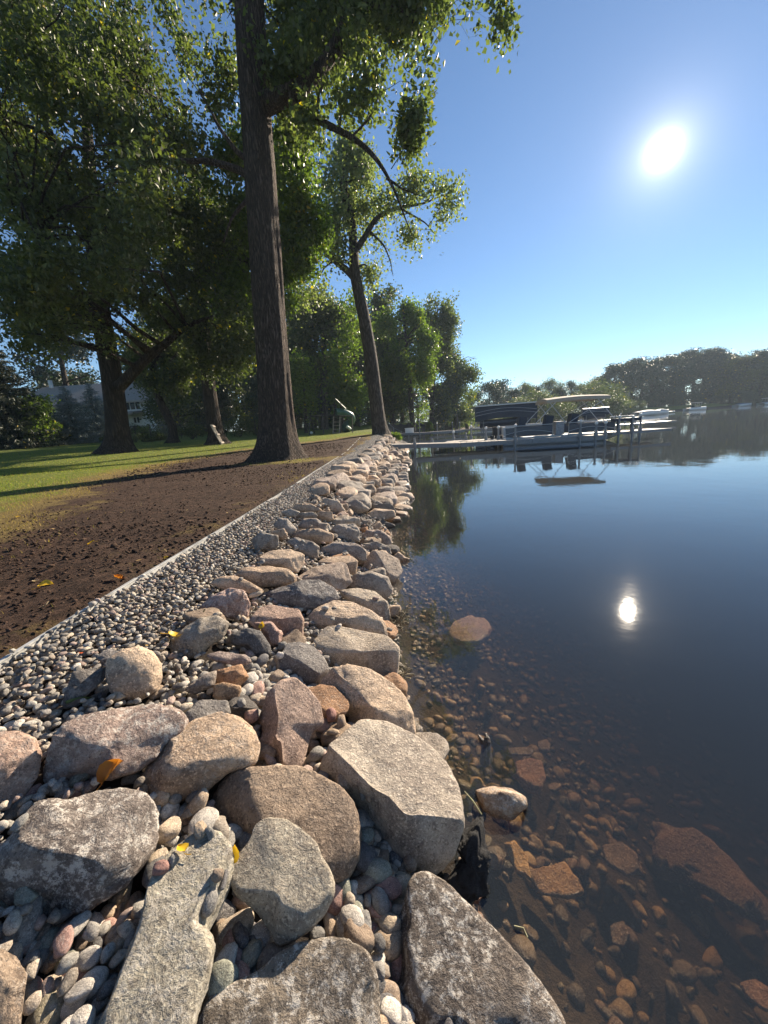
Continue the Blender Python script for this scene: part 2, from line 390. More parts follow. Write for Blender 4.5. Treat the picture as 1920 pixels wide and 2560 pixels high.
def traced(name, cr, pts, colr, lich, label, cat, cuts=(), C=.75, lift=.03, level=5, seed=1, ncut=4, n=2.4, rough=.06, mat='rock', group=None, dz=None, flat=False):
    p = np.array(px(cr, pts)); q = np.roll(p, -1, 0); cr_ = p[:, 0] * q[:, 1] - q[:, 0] * p[:, 1]; A = cr_.sum() / 2
    c = ((p + q) * cr_[:, None]).sum(0) / (6 * A)
    ctr = on_shore(c[0], c[1], lift) if dz is None else atz(c[0], c[1], dz)
    e3 = unit(CAM - ctr); e1 = unit(np.cross(np.array([0, 0, 1.]), e3)); e2 = np.cross(e3, e1)
    if flat: e1, e2, e3 = np.eye(3)      # lies flat: the outline is its plan on the level of its middle
    dens = np.concatenate([np.linspace(p[i], q[i], 14, endpoint=False) for i in range(len(p))])
    W = []
    for u, v in dens:
        d = ray(u, v); tt = ((ctr - CAM) @ e3) / (d @ e3); w = CAM + d * tt - ctr; W.append((w @ e1, w @ e2))
    W = np.array(W); ang = np.arctan2(W[:, 1], W[:, 0]); rad = np.hypot(W[:, 0], W[:, 1])
    nb = 96; R = np.zeros(nb); ib = ((ang + np.pi) / (2 * np.pi) * nb).astype(int) % nb
    for i, k in enumerate(ib): R[k] = max(R[k], rad[i])
    ok = R > 0; R = np.interp(np.arange(nb), np.arange(nb)[ok], R[ok], period=nb)
    R = (np.roll(R, 1) + 2 * R + np.roll(R, -1)) / 4
    lc = [(*[float(np.array(k[:3]) @ e) for e in (e1, e2, e3)], k[3]) for k in cuts]
    v = shape(level, seed, lc, ncut, n, rough)
    rho = np.hypot(v[:, 0], v[:, 1]); phi = np.arctan2(v[:, 1], v[:, 0])
    fb = (phi + np.pi) / (2 * np.pi) * nb; kb = fb.astype(int) % nb
    Smx = np.zeros(nb); np.maximum.at(Smx, kb, rho); Smx = np.maximum(Smx, .3)
    Smx = (np.roll(Smx, 1) + Smx * 2 + np.roll(Smx, -1)) / 4
    sc = np.interp(fb - .5, np.arange(nb), R * 1.05, period=nb) / np.interp(fb - .5, np.arange(nb), Smx, period=nb)
    Cz = C * math.sqrt(R.min() * R.mean())
    V = (v[:, :1] * sc[:, None]) * e1 + (v[:, 1:2] * sc[:, None]) * e2 + v[:, 2:] * Cz * e3
    o = link(name, mesh(name, V, ico(level)[1]), M[mat], loc=ctr)
    o.color = (*colr, lich); tag(o, label, cat, group)
    return o
BG = 'boulders of the stone bank'
UPT = (.05, .1, 1)
# crop, outline, colour, lichen, label, keyword arguments
TR = [
 ('A', [(700,130),(790,70),(900,45),(990,80),(1040,160),(1045,250),(1010,330),(900,390),(790,375),(720,330),(690,230)], BUFF, .1, 'smooth round tan boulder set alone in the pebble strip', dict(C=.8, ncut=1, n=2.3, rough=.04)),
 ('A', [(470,210),(600,185),(680,185),(670,260),(560,360),(500,430),(415,440),(420,350),(450,280)], DARK, .3, 'small dark striped rock left of the round tan boulder', dict(ncut=6, C=.6)),
 ('A', [(330,700),(400,560),(560,490),(800,440),(1000,425),(1150,470),(1205,530),(1180,590),(1060,660),(1020,760),(870,860),(700,900),(450,930),(300,950),(290,850)], (.30, .235, .21), .9, 'wide pinkish grey boulder behind the curled orange leaf', dict(cuts=[(.1, .1, 1, .5), (-.3, -1, .1, .6)], C=.8, n=2.8, ncut=3)),
 ('A', [(930,870),(1000,770),(1120,620),(1260,520),(1430,470),(1546,510),(1636,590),(1671,700),(1646,800),(1496,840),(1396,920),(1296,1020),(1100,1050),(980,1000),(915,920)], TAN, .35, 'egg-shaped pinkish tan boulder right of the wide pinkish grey one', dict(cuts=[(.15, .1, 1, .55)], ncut=2, C=.85)),
 ('A', [(-150,700),(0,600),(120,595),(230,640),(265,740),(240,880),(170,980),(60,1090),(-60,1110),(-150,900)], PINK, .35, 'pinkish tan boulder cut off by the left edge above the big dark one', dict(cuts=[(.1, .1, 1, .5), (.8, -.6, .2, .7)], ncut=2)),
 ('A', [(180,1110),(290,1035),(430,1045),(620,985),(800,970),(930,1010),(990,1090),(1010,1190),(1000,1296),(985,1372),(900,1482),(800,1582),(700,1652),(560,1752),(400,1792),(200,1780),(50,1700),(-60,1600),(-80,1450),(0,1360),(100,1250),(150,1160)], (.20, .175, .16), 1., 'big dark boulder with pale crusted right edge near the left', dict(cuts=[(.2, .2, 1, .5), (-.1, -1, .25, .5)], ncut=2, C=.8, n=2.7)),
 ('B', [(1200,190),(1280,120),(1420,95),(1480,160),(1500,280),(1470,330),(1410,440),(1330,540),(1310,640),(1370,720),(1350,920),(1300,1050),(1250,1180),(1200,1400),(900,1500),(520,1480),(600,1300),(700,1080),(830,760),(960,560),(1010,430),(1090,290)], (.37, .35, .29), .5, 'long flat greenish slab running diagonally out of the bottom edge', dict(cuts=[(.1, -.25, 1, .3), (-.9, -.2, .25, .6)], ncut=1, C=.7, n=3.2, rough=.06, flat=True, lift=.07)),
 ('B', [(-200,830),(0,820),(100,870),(170,980),(150,1100),(130,1250),(100,1450),(-200,1450)], BROWN, .7, 'brown boulder in the bottom left corner with white crust', dict(ncut=3)),
 ('D', [(415,20),(490,-25),(610,-15),(700,40),(800,130),(840,240),(900,330),(912,450),(860,560),(760,680),(640,760),(560,780),(520,700),(420,560),(290,450),(260,330),(290,230),(350,170),(400,100)], (.40, .365, .30), .12, 'smooth grey-green boulder standing point-down in the foreground', dict(cuts=[(.15, -.15, 1, .42), (-.25, -1, .15, .66)], ncut=2, C=.75, n=2.6, rough=.045, lift=.10)),
 ('D', [(170,1100),(280,1060),(420,980),(560,850),(700,780),(860,750),(1000,765),(1120,840),(1180,960),(1195,1150),(1195,1450),(100,1450),(50,1280),(120,1160)], (.22, .19, .155), 1., 'white-crusted grey boulder at the middle of the bottom edge', dict(cuts=[(.05, -.1, 1, .45)], ncut=2, n=2.8)),
 ('D', [(1440,350),(1520,338),(1640,400),(1839,579),(2020,760),(2175,956),(2330,1180),(2417,1330),(2417,1500),(1300,1500),(1290,1300),(1300,1080),(1360,960),(1320,700),(1380,560),(1410,450)], (.17, .145, .125), 1., 'large dark white-flecked boulder at the water in the bottom right', dict(cuts=[(.2, -.1, 1, .5), (-.7, -.7, .2, .75)], ncut=2, n=2.6, C=.7)),
 ('C', [(60,1090),(110,980),(200,880),(340,835),(640,825),(760,880),(880,950),(970,1040),(1010,1150),(1020,1280),(1010,1400),(940,1520),(880,1560),(600,1500),(300,1400),(80,1300),(50,1180)], BROWN, .08, 'smooth brown boulder with a notched top behind the grey-green one', dict(cuts=[(.35, -.1, 1, .55), (-.8, -.7, .4, .55)], ncut=1, n=2.5, rough=.05, lift=.0)),
 ('C', [(770,850),(850,700),(960,590),(1040,515),(1200,520),(1380,600),(1500,680),(1600,800),(1650,920),(1685,1050),(1690,1180),(1655,1315),(1590,1450),(1505,1530),(1400,1500),(1200,1400),(1050,1300),(1010,1130),(950,1020),(860,940)], (.42, .375, .32), .12, 'largest boulder, flat sunlit top and shaded face, beside the black fabric', dict(cuts=[(.30, .15, 1, .34), (-.75, -.75, .12, .52), (.1, -1, .0, .72)], ncut=0, C=.95, n=2.8, rough=.04, lift=.08)),
 ('C', [(785,290),(860,200),(960,170),(1100,195),(1230,270),(1310,350),(1370,470),(1390,610),(1300,700),(1000,650),(960,490),(830,430),(790,370)], BUFF, .2, 'rounded tan boulder at the water behind the largest one', dict(cuts=[(.4, .1, 1, .5), (-.7, -.7, .3, .6)], ncut=1, lift=.05)),
 ('C', [(375,520),(440,350),(530,270),(610,255),(700,320),(770,400),(800,540),(720,600),(690,700),(650,820),(360,820),(350,700),(400,600)], (.40, .30, .25), .08, 'pyramid-shaped reddish tan boulder with a sharp vertical ridge', dict(cuts=[(.75, -.35, .45, .34), (-.8, -.5, .2, .38)], ncut=1, C=.9, n=2.6, rough=.03, lift=.06)),
 ('E', [(800,930),(870,918),(965,945),(1030,1020),(1055,1090),(1020,1180),(900,1200),(760,1130),(715,1100)], (.21, .20, .195), .1, 'dark angular boulder with a pointed top behind the ridged one', dict(cuts=[(.4, .1, 1, .3), (-.4, -1, .3, .4)], ncut=2, rough=.03)),
 ('E', [(970,930),(1040,830),(1110,820),(1280,850),(1420,880),(1500,960),(1490,1080),(1470,1200),(1300,1130),(1150,1100),(1060,1060),(1030,980)], (.40, .345, .28), .3, 'block-shaped tan boulder with soil crumbs on its flat top', dict(cuts=[(.05, .05, 1, .30), (0, -1, .05, .5)], ncut=1, n=3., rough=.035, lift=.06)),
 ('E', [(910,800),(970,720),(1090,660),(1200,665),(1320,720),(1400,790),(1420,890),(1300,900),(1150,860),(1040,850),(960,850)], BUFF, .3, 'broad domed tan boulder behind the block-shaped one', dict(cuts=[(.1, .1, 1, .45)], ncut=1, lift=.05)),
 ('E', [(560,790),(620,710),(690,685),(780,700),(870,715),(900,780),(890,910),(790,920),(740,870),(700,860),(600,830)], PINK, .15, 'cube-shaped pink boulder with a yellow leaf in front', dict(cuts=[(.05, .05, 1, .4), (.1, -1, 0, .5)], ncut=1, n=3.2, rough=.035)),
 ('E', [(590,800),(700,790),(770,870),(750,940),(700,950),(640,860)], (.36, .25, .22), .3, 'small rough reddish rock holding a yellow leaf', dict(rough=.12, level=4)),
 ('E', [(450,870),(540,830),(630,850),(690,940),(690,1000),(600,1010),(530,950),(450,930)], (.15, .148, .15), .05, 'near-black rounded boulder among pebbles in the bank', dict(ncut=2, C=.8)),
 ('E', [(75,1000),(70,920),(150,830),(260,765),(360,755),(430,800),(400,880),(300,950),(250,1010),(120,1020)], (.31, .28, .235), .3, 'flat olive-grey boulder beside the yellow leaf in the gravel', dict(cuts=[(-.1, -.1, 1, .5)], ncut=3)),
 ('E', [(255,700),(330,630),(440,580),(530,600),(565,680),(550,760),(470,770),(380,760),(290,740)], (.41, .29, .255), .5, 'rough pink boulder touching the gravel strip', dict(rough=.11, ncut=3)),
 ('E', [(320,550),(380,510),(470,500),(560,540),(650,600),(600,620),(520,600),(400,585)], TAN, .1, 'low almond-shaped tan boulder at the edge of the gravel', dict(ncut=2, lift=.04)),
 ('E', [(480,490),(540,450),(680,440),(800,460),(855,510),(840,550),(740,570),(600,565),(530,525)], TAN, .1, 'long rounded tan boulder lying across the bank', dict(cuts=[(0, .1, 1, .5)], ncut=1, lift=.05)),
 ('E', [(650,620),(760,580),(900,530),(1000,530),(1090,580),(1120,640),(1060,700),(950,725),(800,700),(700,680)], (.17, .16, .16), .6, 'dark white-veined boulder in the middle of the bank', dict(ncut=4, lift=.04)),
 ('E', [(1130,600),(1240,580),(1350,600),(1430,670),(1440,760),(1420,840),(1380,790),(1280,720),(1200,690)], (.38, .33, .27), .3, 'arched tan boulder above the dry weeds at the water', dict(cuts=[(.2, .1, 1, .5)], ncut=2)),
 ('E', [(1160,570),(1230,490),(1330,475),(1430,510),(1460,590),(1420,650),(1300,630)], GREY, .25, 'smooth grey boulder with a dark diagonal crack by the water', dict(ncut=2, lift=.04)),
 ('E', [(860,520),(960,450),(1130,415),(1170,430),(1205,540),(1150,590),(1060,580),(900,545)], (.42, .34, .28), .1, 'wedge-shaped tan boulder with a square sunlit end', dict(cuts=[(.9, -.2, .4, .5), (-.2, .1, 1, .3)], ncut=2, n=3.2, rough=.03, lift=.04)),
 ('E', [(990,425),(1040,385),(1200,375),(1240,410),(1230,490),(1190,510),(1100,450)], TAN, .1, 'flat-topped tan block behind the wedge-shaped boulder', dict(cuts=[(0, .1, 1, .25)], ncut=2, n=3., rough=.03, lift=.04)),
 ('E', [(1280,430),(1330,350),(1400,345),(1500,400),(1520,470),(1470,560),(1400,530),(1290,480)], (.40, .33, .27), .15, 'tall faceted tan boulder jutting into the water', dict(cuts=[(.6, -.2, .7, .35), (-.6, -.6, .5, .5)], ncut=1, rough=.03, lift=.06)),
 ('E', [(620,395),(690,345),(820,335),(905,370),(900,425),(860,480),(780,450),(650,435)], BUFF, .1, 'flat buff slab nearest the gravel strip', dict(cuts=[(.05, .1, 1, .25)], ncut=2, n=2.9, rough=.03, lift=.05)),
 ('E', [(800,290),(850,260),(960,290),(1000,320),(990,390),(930,400),(880,360)], (.27, .24, .215), .1, 'brown-grey angular boulder behind the flat buff slab', dict(ncut=4, lift=.04)),
 ('E', [(830,245),(900,210),(1000,205),(1090,240),(1080,295),(960,300),(880,275)], TAN, .1, 'smooth oval tan boulder lying crosswise in the bank', dict(ncut=1, lift=.05)),
 ('E', [(1010,330),(1100,290),(1230,300),(1290,340),(1290,410),(1240,400),(1140,390),(1020,380)], (.37, .32, .28), .2, 'lumpy grey-tan boulder behind the flat-topped block', dict(ncut=3, lift=.05)),
 ('E', [(1260,270),(1300,215),(1390,215),(1450,260),(1450,310),(1380,305),(1290,295)], (.40, .32, .27), .1, 'pinkish dome-shaped boulder standing at the waterline', dict(ncut=2, lift=.04)),
 ('E', [(1075,215),(1110,180),(1220,175),(1250,210),(1250,280),(1200,300),(1110,265)], GREY, .4, 'rough grey boulder left of the pinkish dome', dict(rough=.1, lift=.04)),
 ('E', [(715,185),(750,140),(800,145),(860,210),(830,250),(760,225)], (.33, .30, .27), .2, 'rounded grey boulder at the gravel edge by an orange leaf', dict(ncut=2, level=4, lift=.04)),
 ('E', [(580,270),(640,230),(740,250),(745,310),(700,345),(600,335)], (.22, .205, .19), .3, 'dark rugged rock sitting in the gravel strip', dict(rough=.12, level=4, lift=.05)),
 ('E', [(690,225),(780,205),(805,255),(760,280)], TAN, .1, 'small pale wedge rock between gravel and bank', dict(level=4, lift=.04)),
 ('E', [(1270,305),(1360,285),(1440,320),(1450,370),(1370,360),(1300,355)], GREY, .3, 'low grey stone at the water left of the small round one', dict(level=4, lift=.03)),
 ('E', [(1460,385),(1500,350),(1560,400),(1540,430),(1490,420)], TAN, .1, 'small round tan stone standing in the water', dict(level=4, dz=.02)),
 ('E', [(1300,165),(1370,140),(1480,185),(1440,210),(1360,200)], DARK, .05, 'thin dark wedge stone pointing into the water', dict(level=4, dz=.05, cuts=[(0, 0, 1, .3)], C=.5)),
 ('E', [(830,85),(860,50),(950,50),(1020,90),(950,105),(870,100)], TAN, .05, 'long low tan boulder beside the gravel, far along the bank', dict(level=4, lift=.05, ncut=2)),
 ('E', [(1000,60),(1040,15),(1120,30),(1165,95),(1100,110)], (.43, .36, .29), .2, 'arched striped tan boulder with a small leaf in front', dict(level=4, lift=.06)),
 ('E', [(1150,60),(1230,20),(1315,80),(1260,110),(1160,105)], (.38, .33, .28), .1, 'humped brown-grey boulder mid-bank behind the pinkish dome', dict(level=4, lift=.06)),
 ('E', [(1290,120),(1350,80),(1470,90),(1480,130),(1410,155),(1310,150)], BUFF, .2, 'flat buff boulder at the water behind the dark wedge stone', dict(level=4, lift=.06, cuts=[(0, .1, 1, .35)])),
 ('E', [(1300,50),(1370,30),(1440,70),(1400,85),(1340,80)], (.36, .31, .27), .1, 'thin flat layered boulder behind the flat buff one', dict(level=4, lift=.06)),
 ('E', [(1370,25),(1440,5),(1478,30),(1460,80),(1400,60)], (.33, .31, .28), .1, 'rounded grey boulder at the waterline behind the layered one', dict(level=4, lift=.05)),
 ('E', [(870,195),(900,150),(980,140),(1040,185),(1040,215),(940,220)], (.30, .265, .24), .2, 'knobbly brown boulder behind the smooth oval tan one', dict(level=4, lift=.05, rough=.1)),
 ('E', [(970,125),(1010,95),(1080,100),(1090,150),(1030,155)], TAN, .1, 'small square tan block mid-bank', dict(level=4, lift=.05, n=3.2)),
 ('E', [(1040,170),(1150,120),(1250,140),(1258,190),(1110,190)], (.40, .35, .29), .1, 'broad flat tan boulder behind the rough grey one', dict(level=4, lift=.05, cuts=[(0, 0, 1, .35)])),
 ('E', [(840,125),(880,105),(960,100),(990,130),(900,150)], (.28, .25, .22), .1, 'low dark brown stone behind the knobbly brown boulder', dict(level=4, lift=.03)),
 ('E', [(760,100),(820,80),(880,100),(850,130),(790,125)], (.34, .32, .29), .3, 'small rough grey stone on the gravel edge', dict(level=4, lift=.04)),
 ('E', [(290,1000),(380,980),(540,1000),(575,1045),(500,1070),(350,1040)], (.33, .27, .245), .1, 'flat pinkish slab between near-black boulder and ochre stones', dict(level=4, lift=.04, cuts=[(0, 0, 1, .3)])),
 ('A', [(1400,200),(1560,160),(1610,240),(1550,300),(1390,300)], RUST, .1, 'broken ochre rock with a crumbled face', dict(level=4, rough=.13, ncut=6)),
 ('A', [(1385,370),(1390,290),(1470,280),(1560,300),(1540,380),(1440,400)], (.42, .28, .17), .1, 'orange-tan block leaning on the broken ochre rock', dict(level=4, n=3.2, rough=.05)),
 ('A', [(1200,480),(1300,390),(1470,395),(1490,480),(1340,540),(1220,560)], (.25, .24, .23), .1, 'sharp grey slab in front of the orange-tan block', dict(level=4, ncut=7, cuts=[(0, 0, 1, .3)])),
 ('A', [(1195,320),(1330,220),(1400,200),(1390,300),(1250,350)], (.30, .26, .225), .1, 'thin brown shard left of the broken ochre rock', dict(level=4, ncut=7)),
 ('A', [(620,110),(700,60),(790,80),(760,120),(690,180)], (.20, .19, .19), .3, 'dark slab rock half buried in gravel above the round tan boulder', dict(level=4, ncut=6, cuts=[(0, 0, 1, .3)], lift=.02)),
 ('H', [(-50,620),(-120,640),(60,380),(180,300),(165,430),(60,560)], DARK, .1, 'narrow dark rock wedged behind the black fabric', dict(level=4, lift=-.04)),
 ('H', [(250,150),(330,128),(420,138),(490,185),(495,225),(430,285),(360,300),(290,240)], (.47, .36, .27), 1., 'white-topped round stone breaking the water surface', dict(level=5, dz=.0, C=.9, ncut=1)),
]
boulders = []; HERO = []
for i, (cr, pts, c, li, lab, kw) in enumerate(TR):
    kw = dict(kw); kw.setdefault('seed', 40 + i * 7)
    o = traced('boulder', cr, pts, c, li, lab, 'boulder', group=BG, **kw); boulders.append(o)
    HERO.append((o, lab))
# boulders farther along the bank: shared shapes, each its own object
PROTO = {}
for lv, k in ((4, 12), (3, 8)):
    PROTO[lv] = []
    for j in range(k):
        v = shape(lv, 900 + j * 13 + lv, [(0, 0, 1, rng.uniform(.45, .7))], int(rng.integers(3, 7)), rng.uniform(2.0, 2.5), .11, .5, .85) * .2
        me = mesh('boulder_shape', v, ico(lv)[1]); me.materials.append(M['rock']); PROTO[lv].append(me)
def waterx(y): return float(np.interp(y, LAKE[3:22, 1], LAKE[3:22, 0]))
far = []; y = 5.75
ROWS = [('at the waterline', -.03), ('in the lower bank', .25), ('in mid bank', .53), ('in the upper bank', .80), ('beside the gravel', 1.07)]
ORD = 'first second third fourth fifth sixth seventh eighth ninth tenth eleventh twelfth thirteenth fourteenth fifteenth sixteenth seventeenth eighteenth nineteenth twentieth'.split()
def ordinal(n):
    if n < 20: return ORD[n]
    t = {2: 'twenty', 3: 'thirty', 4: 'forty', 5: 'fifty', 6: 'sixty', 7: 'seventy'}[(n + 1) // 10]
    return t[:-1] + 'ieth' if (n + 1) % 10 == 0 else t + '-' + ORD[(n + 1) % 10 - 1]

while y < 27.2:
    step = .42 if y < 13 else .5
    for r, (rn, s) in enumerate(ROWS):
        yy = y + rng.uniform(-.09, .09) + (r % 2) * step / 2; ss = s + rng.uniform(-.06, .06)
        
        x = waterx(yy) - ss
        k = rng.uniform(.82, 1.3) * (1.08 if y < 13 else 1.2); lv = 4 if y < 13 else 3
        c = [TAN, (.38, .31, .27), GREY, BROWN, BUFF, TAN, (.36, .31, .27), (.22, .21, .20)][rng.integers(0, 8)]
        me = PROTO[lv][rng.integers(0, len(PROTO[lv]))]
        o = link('boulder', me, None, loc=(x, yy, sz(x, yy) + .035))
        o.rotation_euler = (rng.uniform(-.25, .25), rng.uniform(-.25, .25), rng.uniform(0, 6.28))
        o.scale = (k * rng.uniform(.95, 1.3), k * rng.uniform(.7, .95), k * rng.uniform(.6, .85))
        cn = CN.get(c, 'brownish grey' if c[0] > .3 else 'dark')
        qf = rng.uniform(.8, 1.12); o.color = (*[q * qf for q in c], rng.uniform(0, .7))
        far.append([o, cn, r]); boulders.append(o)
    y += step
for r in range(5):
    L = sorted([f for f in far if f[2] == r], key=lambda f: f[0].location.y)
    for i, (o, cn, _) in enumerate(L):
        tag(o, f'{cn} boulder {ROWS[r][0]}, {ordinal(i)} counted beyond the flat buff boulder', 'boulder', BG)
# ------------------------------------------------------------------ what small stones can lie on
bpy.context.view_layer.update()
def tree_of(objs, box=None):
    V = []; Fc = []; n = 0; owner = []
    for o in objs:
        me = o.data; k = len(me.vertices); c = np.zeros(k * 3, np.float32); me.vertices.foreach_get('co', c); c = c.reshape(-1, 3)
        mwx = np.array(o.matrix_world); c = c @ mwx[:3, :3].T + mwx[:3, 3]
        kk = len(me.polygons[0].vertices); f = np.zeros(len(me.polygons) * kk, np.int32); me.loops.foreach_get('vertex_index', f)
        V += c.tolist(); Fc += (f.reshape(-1, kk) + n).tolist(); owner += [o] * len(me.polygons); n += k
    return BVHTree.FromPolygons(V, Fc), owner
sel = (GX.ravel() > -3) & (GX.ravel() < 4) & (GY.ravel() > -.5) & (GY.ravel() < 9)
fsel = F[sel[F].all(1)]; ids = np.unique(fsel); mpx = np.full(len(GV), -1); mpx[ids] = np.arange(len(ids))
gme = mesh('tmp', GV[ids], mpx[fsel]); gob = bpy.data.objects.new('tmp', gme)
nearb = [o for o in boulders if o.location.y < 8]
BV, OWN = tree_of(nearb + [gob]); BR, OWB = tree_of(nearb)
bpy.data.objects.remove(gob); bpy.data.meshes.remove(gme)

cobs = []
for _ in range(6000):
    if len(cobs) >= 34: break
    y = rng.uniform(1.2, 5.8); s_ = rng.uniform(.08, 1.1); x = waterx(y) - s_; r = rng.uniform(.05, .10)
    if any(BR.ray_cast(Vector((x + a * r * .75, y + b * r * .75, 3)), Vector((0, 0, -1)))[0] is not None for a, b in ((0, 0), (1, 0), (-1, 0), (0, 1), (0, -1))): continue
    if any(math.hypot(x - q[0], y - q[1]) < r + q[2] for q in cobs): continue
    cobs.append((x, y, r))
cobs.sort(key=lambda q: q[1])
for i, (x, y, r) in enumerate(cobs):
    c = [TAN, PINK, GREY, BROWN, BUFF, DARK, RUST][rng.integers(0, 7)]
    o = link('cobble', PROTO[4][rng.integers(0, 12)], None, loc=(x, y, sz(x, y) + r * .2)); o.rotation_euler = rng.uniform(-.4, .4, 3); o.rotation_euler.z = rng.uniform(0, 6.28)
    o.scale = (r / .2 * 1.25, r / .2, r / .2 * .8); o.color = (*c, rng.uniform(0, .4)); boulders.append(o)
    d_ = [(math.hypot(q.location.x - x, q.location.y - y), k) for k, (q, _) in enumerate(HERO)]; h = min(d_)[1]
    tag(o, f'{CN[c]} cobble wedged in a gap, {ordinal(i)} such cobble counted from the near end', 'cobble', 'cobbles filling gaps in the bank')
bpy.context.view_layer.update()
nearb = [o for o in boulders if o.location.y < 8]
BR, OWB = tree_of(nearb)
gme = mesh('tmp', GV[ids], mpx[fsel]); gob = bpy.data.objects.new('tmp', gme)
BV, OWN = tree_of(nearb + [gob]); bpy.data.objects.remove(gob); bpy.data.meshes.remove(gme)
# ------------------------------------------------------------------ pebbles
PC = dict(t=(.42, .33, .24), b=(.52, .44, .34), g=(.27, .27, .26), G=(.30, .32, .27), d=(.13, .13, .14), p=(.42, .27, .235), r=(.30, .17, .15), w=(.58, .56, .52), o=(.31, .28, .20), n=(.28, .22, .17))
PNM = dict(t='tan', b='cream', g='grey', G='green-grey', d='dark', p='pink', r='dark red', w='whitish', o='olive', n='brown')
HAND = [('D', '''1055 320 110 150 t -25;1060 455 95 120 G;1140 415 60 120 t -15;1280 385 70 130 b;1215 415 75 110 t 15;1330 515 145 125 b;1370 415 90 110 n;1195 510 80 140 G -40;1245 650 95 250 o 8;1150 715 150 190 r;1205 870 75 130 r;1240 1020 90 240 g;1315 900 110 150 b;1290 820 80 120 t -30;1035 560 65 120 t;1105 545 60 110 p -20;1060 630 60 100 p;1135 600 80 80 n;960 570 95 130 g;895 670 85 160 t;975 710 90 110 n;815 720 100 90 g;1410 330 80 100 g;1315 305 45 60 g;1180 310 60 80 n;1105 300 80 80 t;1250 290 90 90 d;1180 235 130 100 d;1320 230 120 110 d;1415 250 90 100 n;1195 150 60 80 r;1120 150 80 80 d;930 450 60 130 G;980 450 60 110 d;120 490 100 170 g -35;210 590 160 150 d;335 580 90 150 d;205 730 130 170 t;330 715 90 200 t -12;215 890 160 150 o;290 960 140 150 o;445 850 155 200 G;360 790 100 150 d;120 1100 150 280 t -18;165 330 80 80 n;205 370 50 110 d -30'''),
 ('B', '''175 470 120 150 G;15 530 60 130 G;160 660 230 360 g -45;345 660 110 210 t -55;490 690 180 150 d;500 610 120 70 t;785 480 130 180 o -45;880 550 130 160 t -30;635 740 145 280 w -8;700 590 100 100 t;765 610 60 130 b -35;310 790 120 170 G -45;530 780 100 150 G -45;455 800 50 90 b;345 870 110 150 t -45;430 910 120 180 G;500 1010 200 170 p;335 1080 130 140 b;320 1240 230 290 o -45;240 1100 90 250 p;160 1170 60 120 t;180 920 80 120 d;1015 220 120 190 g;1045 290 110 80 r -30;1130 240 65 70 g;1100 130 100 80 g'''),
 ('A', '''410 950 110 150 w;535 890 150 90 G 20;550 970 160 110 p 15;670 885 55 60 o;855 905 120 90 g;940 965 70 90 t;1050 1030 95 110 t;1100 1130 150 120 o;1235 1105 90 110 t;1285 1165 100 70 p;1375 1160 70 90 b;1150 1230 80 110 n;1205 1250 80 130 d;1300 1240 80 100 t;1360 1255 60 80 g;190 1015 150 100 p 25;310 990 100 70 t 20;120 1100 170 90 g 20;130 1190 110 60 g 30;670 320 95 95 w;620 385 130 55 g;690 410 140 60 n 10;770 370 90 70 b;1020 350 120 75 t 20;1085 390 80 90 g;1160 340 130 80 o -10;1245 375 70 50 t;320 495 130 70 b;200 555 150 80 t 25;310 570 130 65 g 20;1125 130 90 40 g;1095 190 80 45 g;1050 120 60 50 b;1625 490 70 90 t;280 670 50 45 w;60 570 60 40 t'''),
 ('C', '''840 540 60 50 G;915 545 80 100 t -25;870 605 100 50 t -15;850 490 70 90 r;800 575 90 50 t;765 610 120 50 p 25;735 700 85 110 n -15;675 810 60 80 t;740 790 65 80 g;725 840 50 45 t;925 925 85 120 t 10;1050 1010 45 55 g;1095 1030 40 50 t;480 255 90 100 t 30;405 150 90 80 g;400 210 70 50 g;520 35 50 40 w;520 100 60 50 w;365 400 60 85 g;335 495 90 90 p;270 415 55 65 g;290 330 70 110 t 20;430 260 50 60 t'''),
 ('E', '''605 670 80 55 t;590 705 55 60 g;600 620 90 35 b 10;530 780 70 35 t;480 770 40 45 n;360 750 60 35 b;770 940 55 50 g;750 990 55 50 g;640 1050 90 70 g;650 1110 70 50 g;85 1035 80 40 G 10;60 1085 80 40 G 5;40 1020 60 40 w;410 910 60 50 G;700 1045 40 40 t;740 1130 60 60 t;920 440 40 25 t;945 425 35 22 b;855 325 30 28 w;600 345 60 28 G;390 500 0 0 t''')]
PEB = []
for lv, k in ((4, 8), (3, 10)):
    for j in range(k):
        r = np.random.default_rng(300 + j + lv * 50)
        v = shape(lv, 500 + j * 11 + lv, (), int(r.integers(1, 6)), r.uniform(1.95, 2.6), .09, .58, .85)
        v = v / np.abs(v).max(0)
        PEB.append((v * .03, lv))
PME = []
for v, lv in PEB:
    me = mesh('pebble_shape', v, ico(lv)[1]); me.materials.append(M['pebble']); PME.append(me)
_vis = []
pebbles = []
def hero_near(c):
    d = [np.linalg.norm(np.array(o.location) - c) for o, _ in HERO]; return int(np.argmin(d))
def add_pebble(ctr, axes, rad, colr, cname, big):
    j = rng.integers(0, 8) if big else rng.integers(8, 18)
    o = link('pebble', PME[j], None)
    m4 = Matrix.Identity(4)
    for k in range(3):
        for r in range(3): m4[r][k] = axes[k][r] * rad[k] / .03
        m4[k][3] = ctr[k]
    o.matrix_world = m4
    q = rng.uniform(.88, 1.12)
    o.color = (*[min(.7, x * q) for x in colr], rng.uniform(0, .5))
    pebbles.append((o, cname, np.array(ctr), np.array(rad))); return o
cv_ = Vector(CAM)
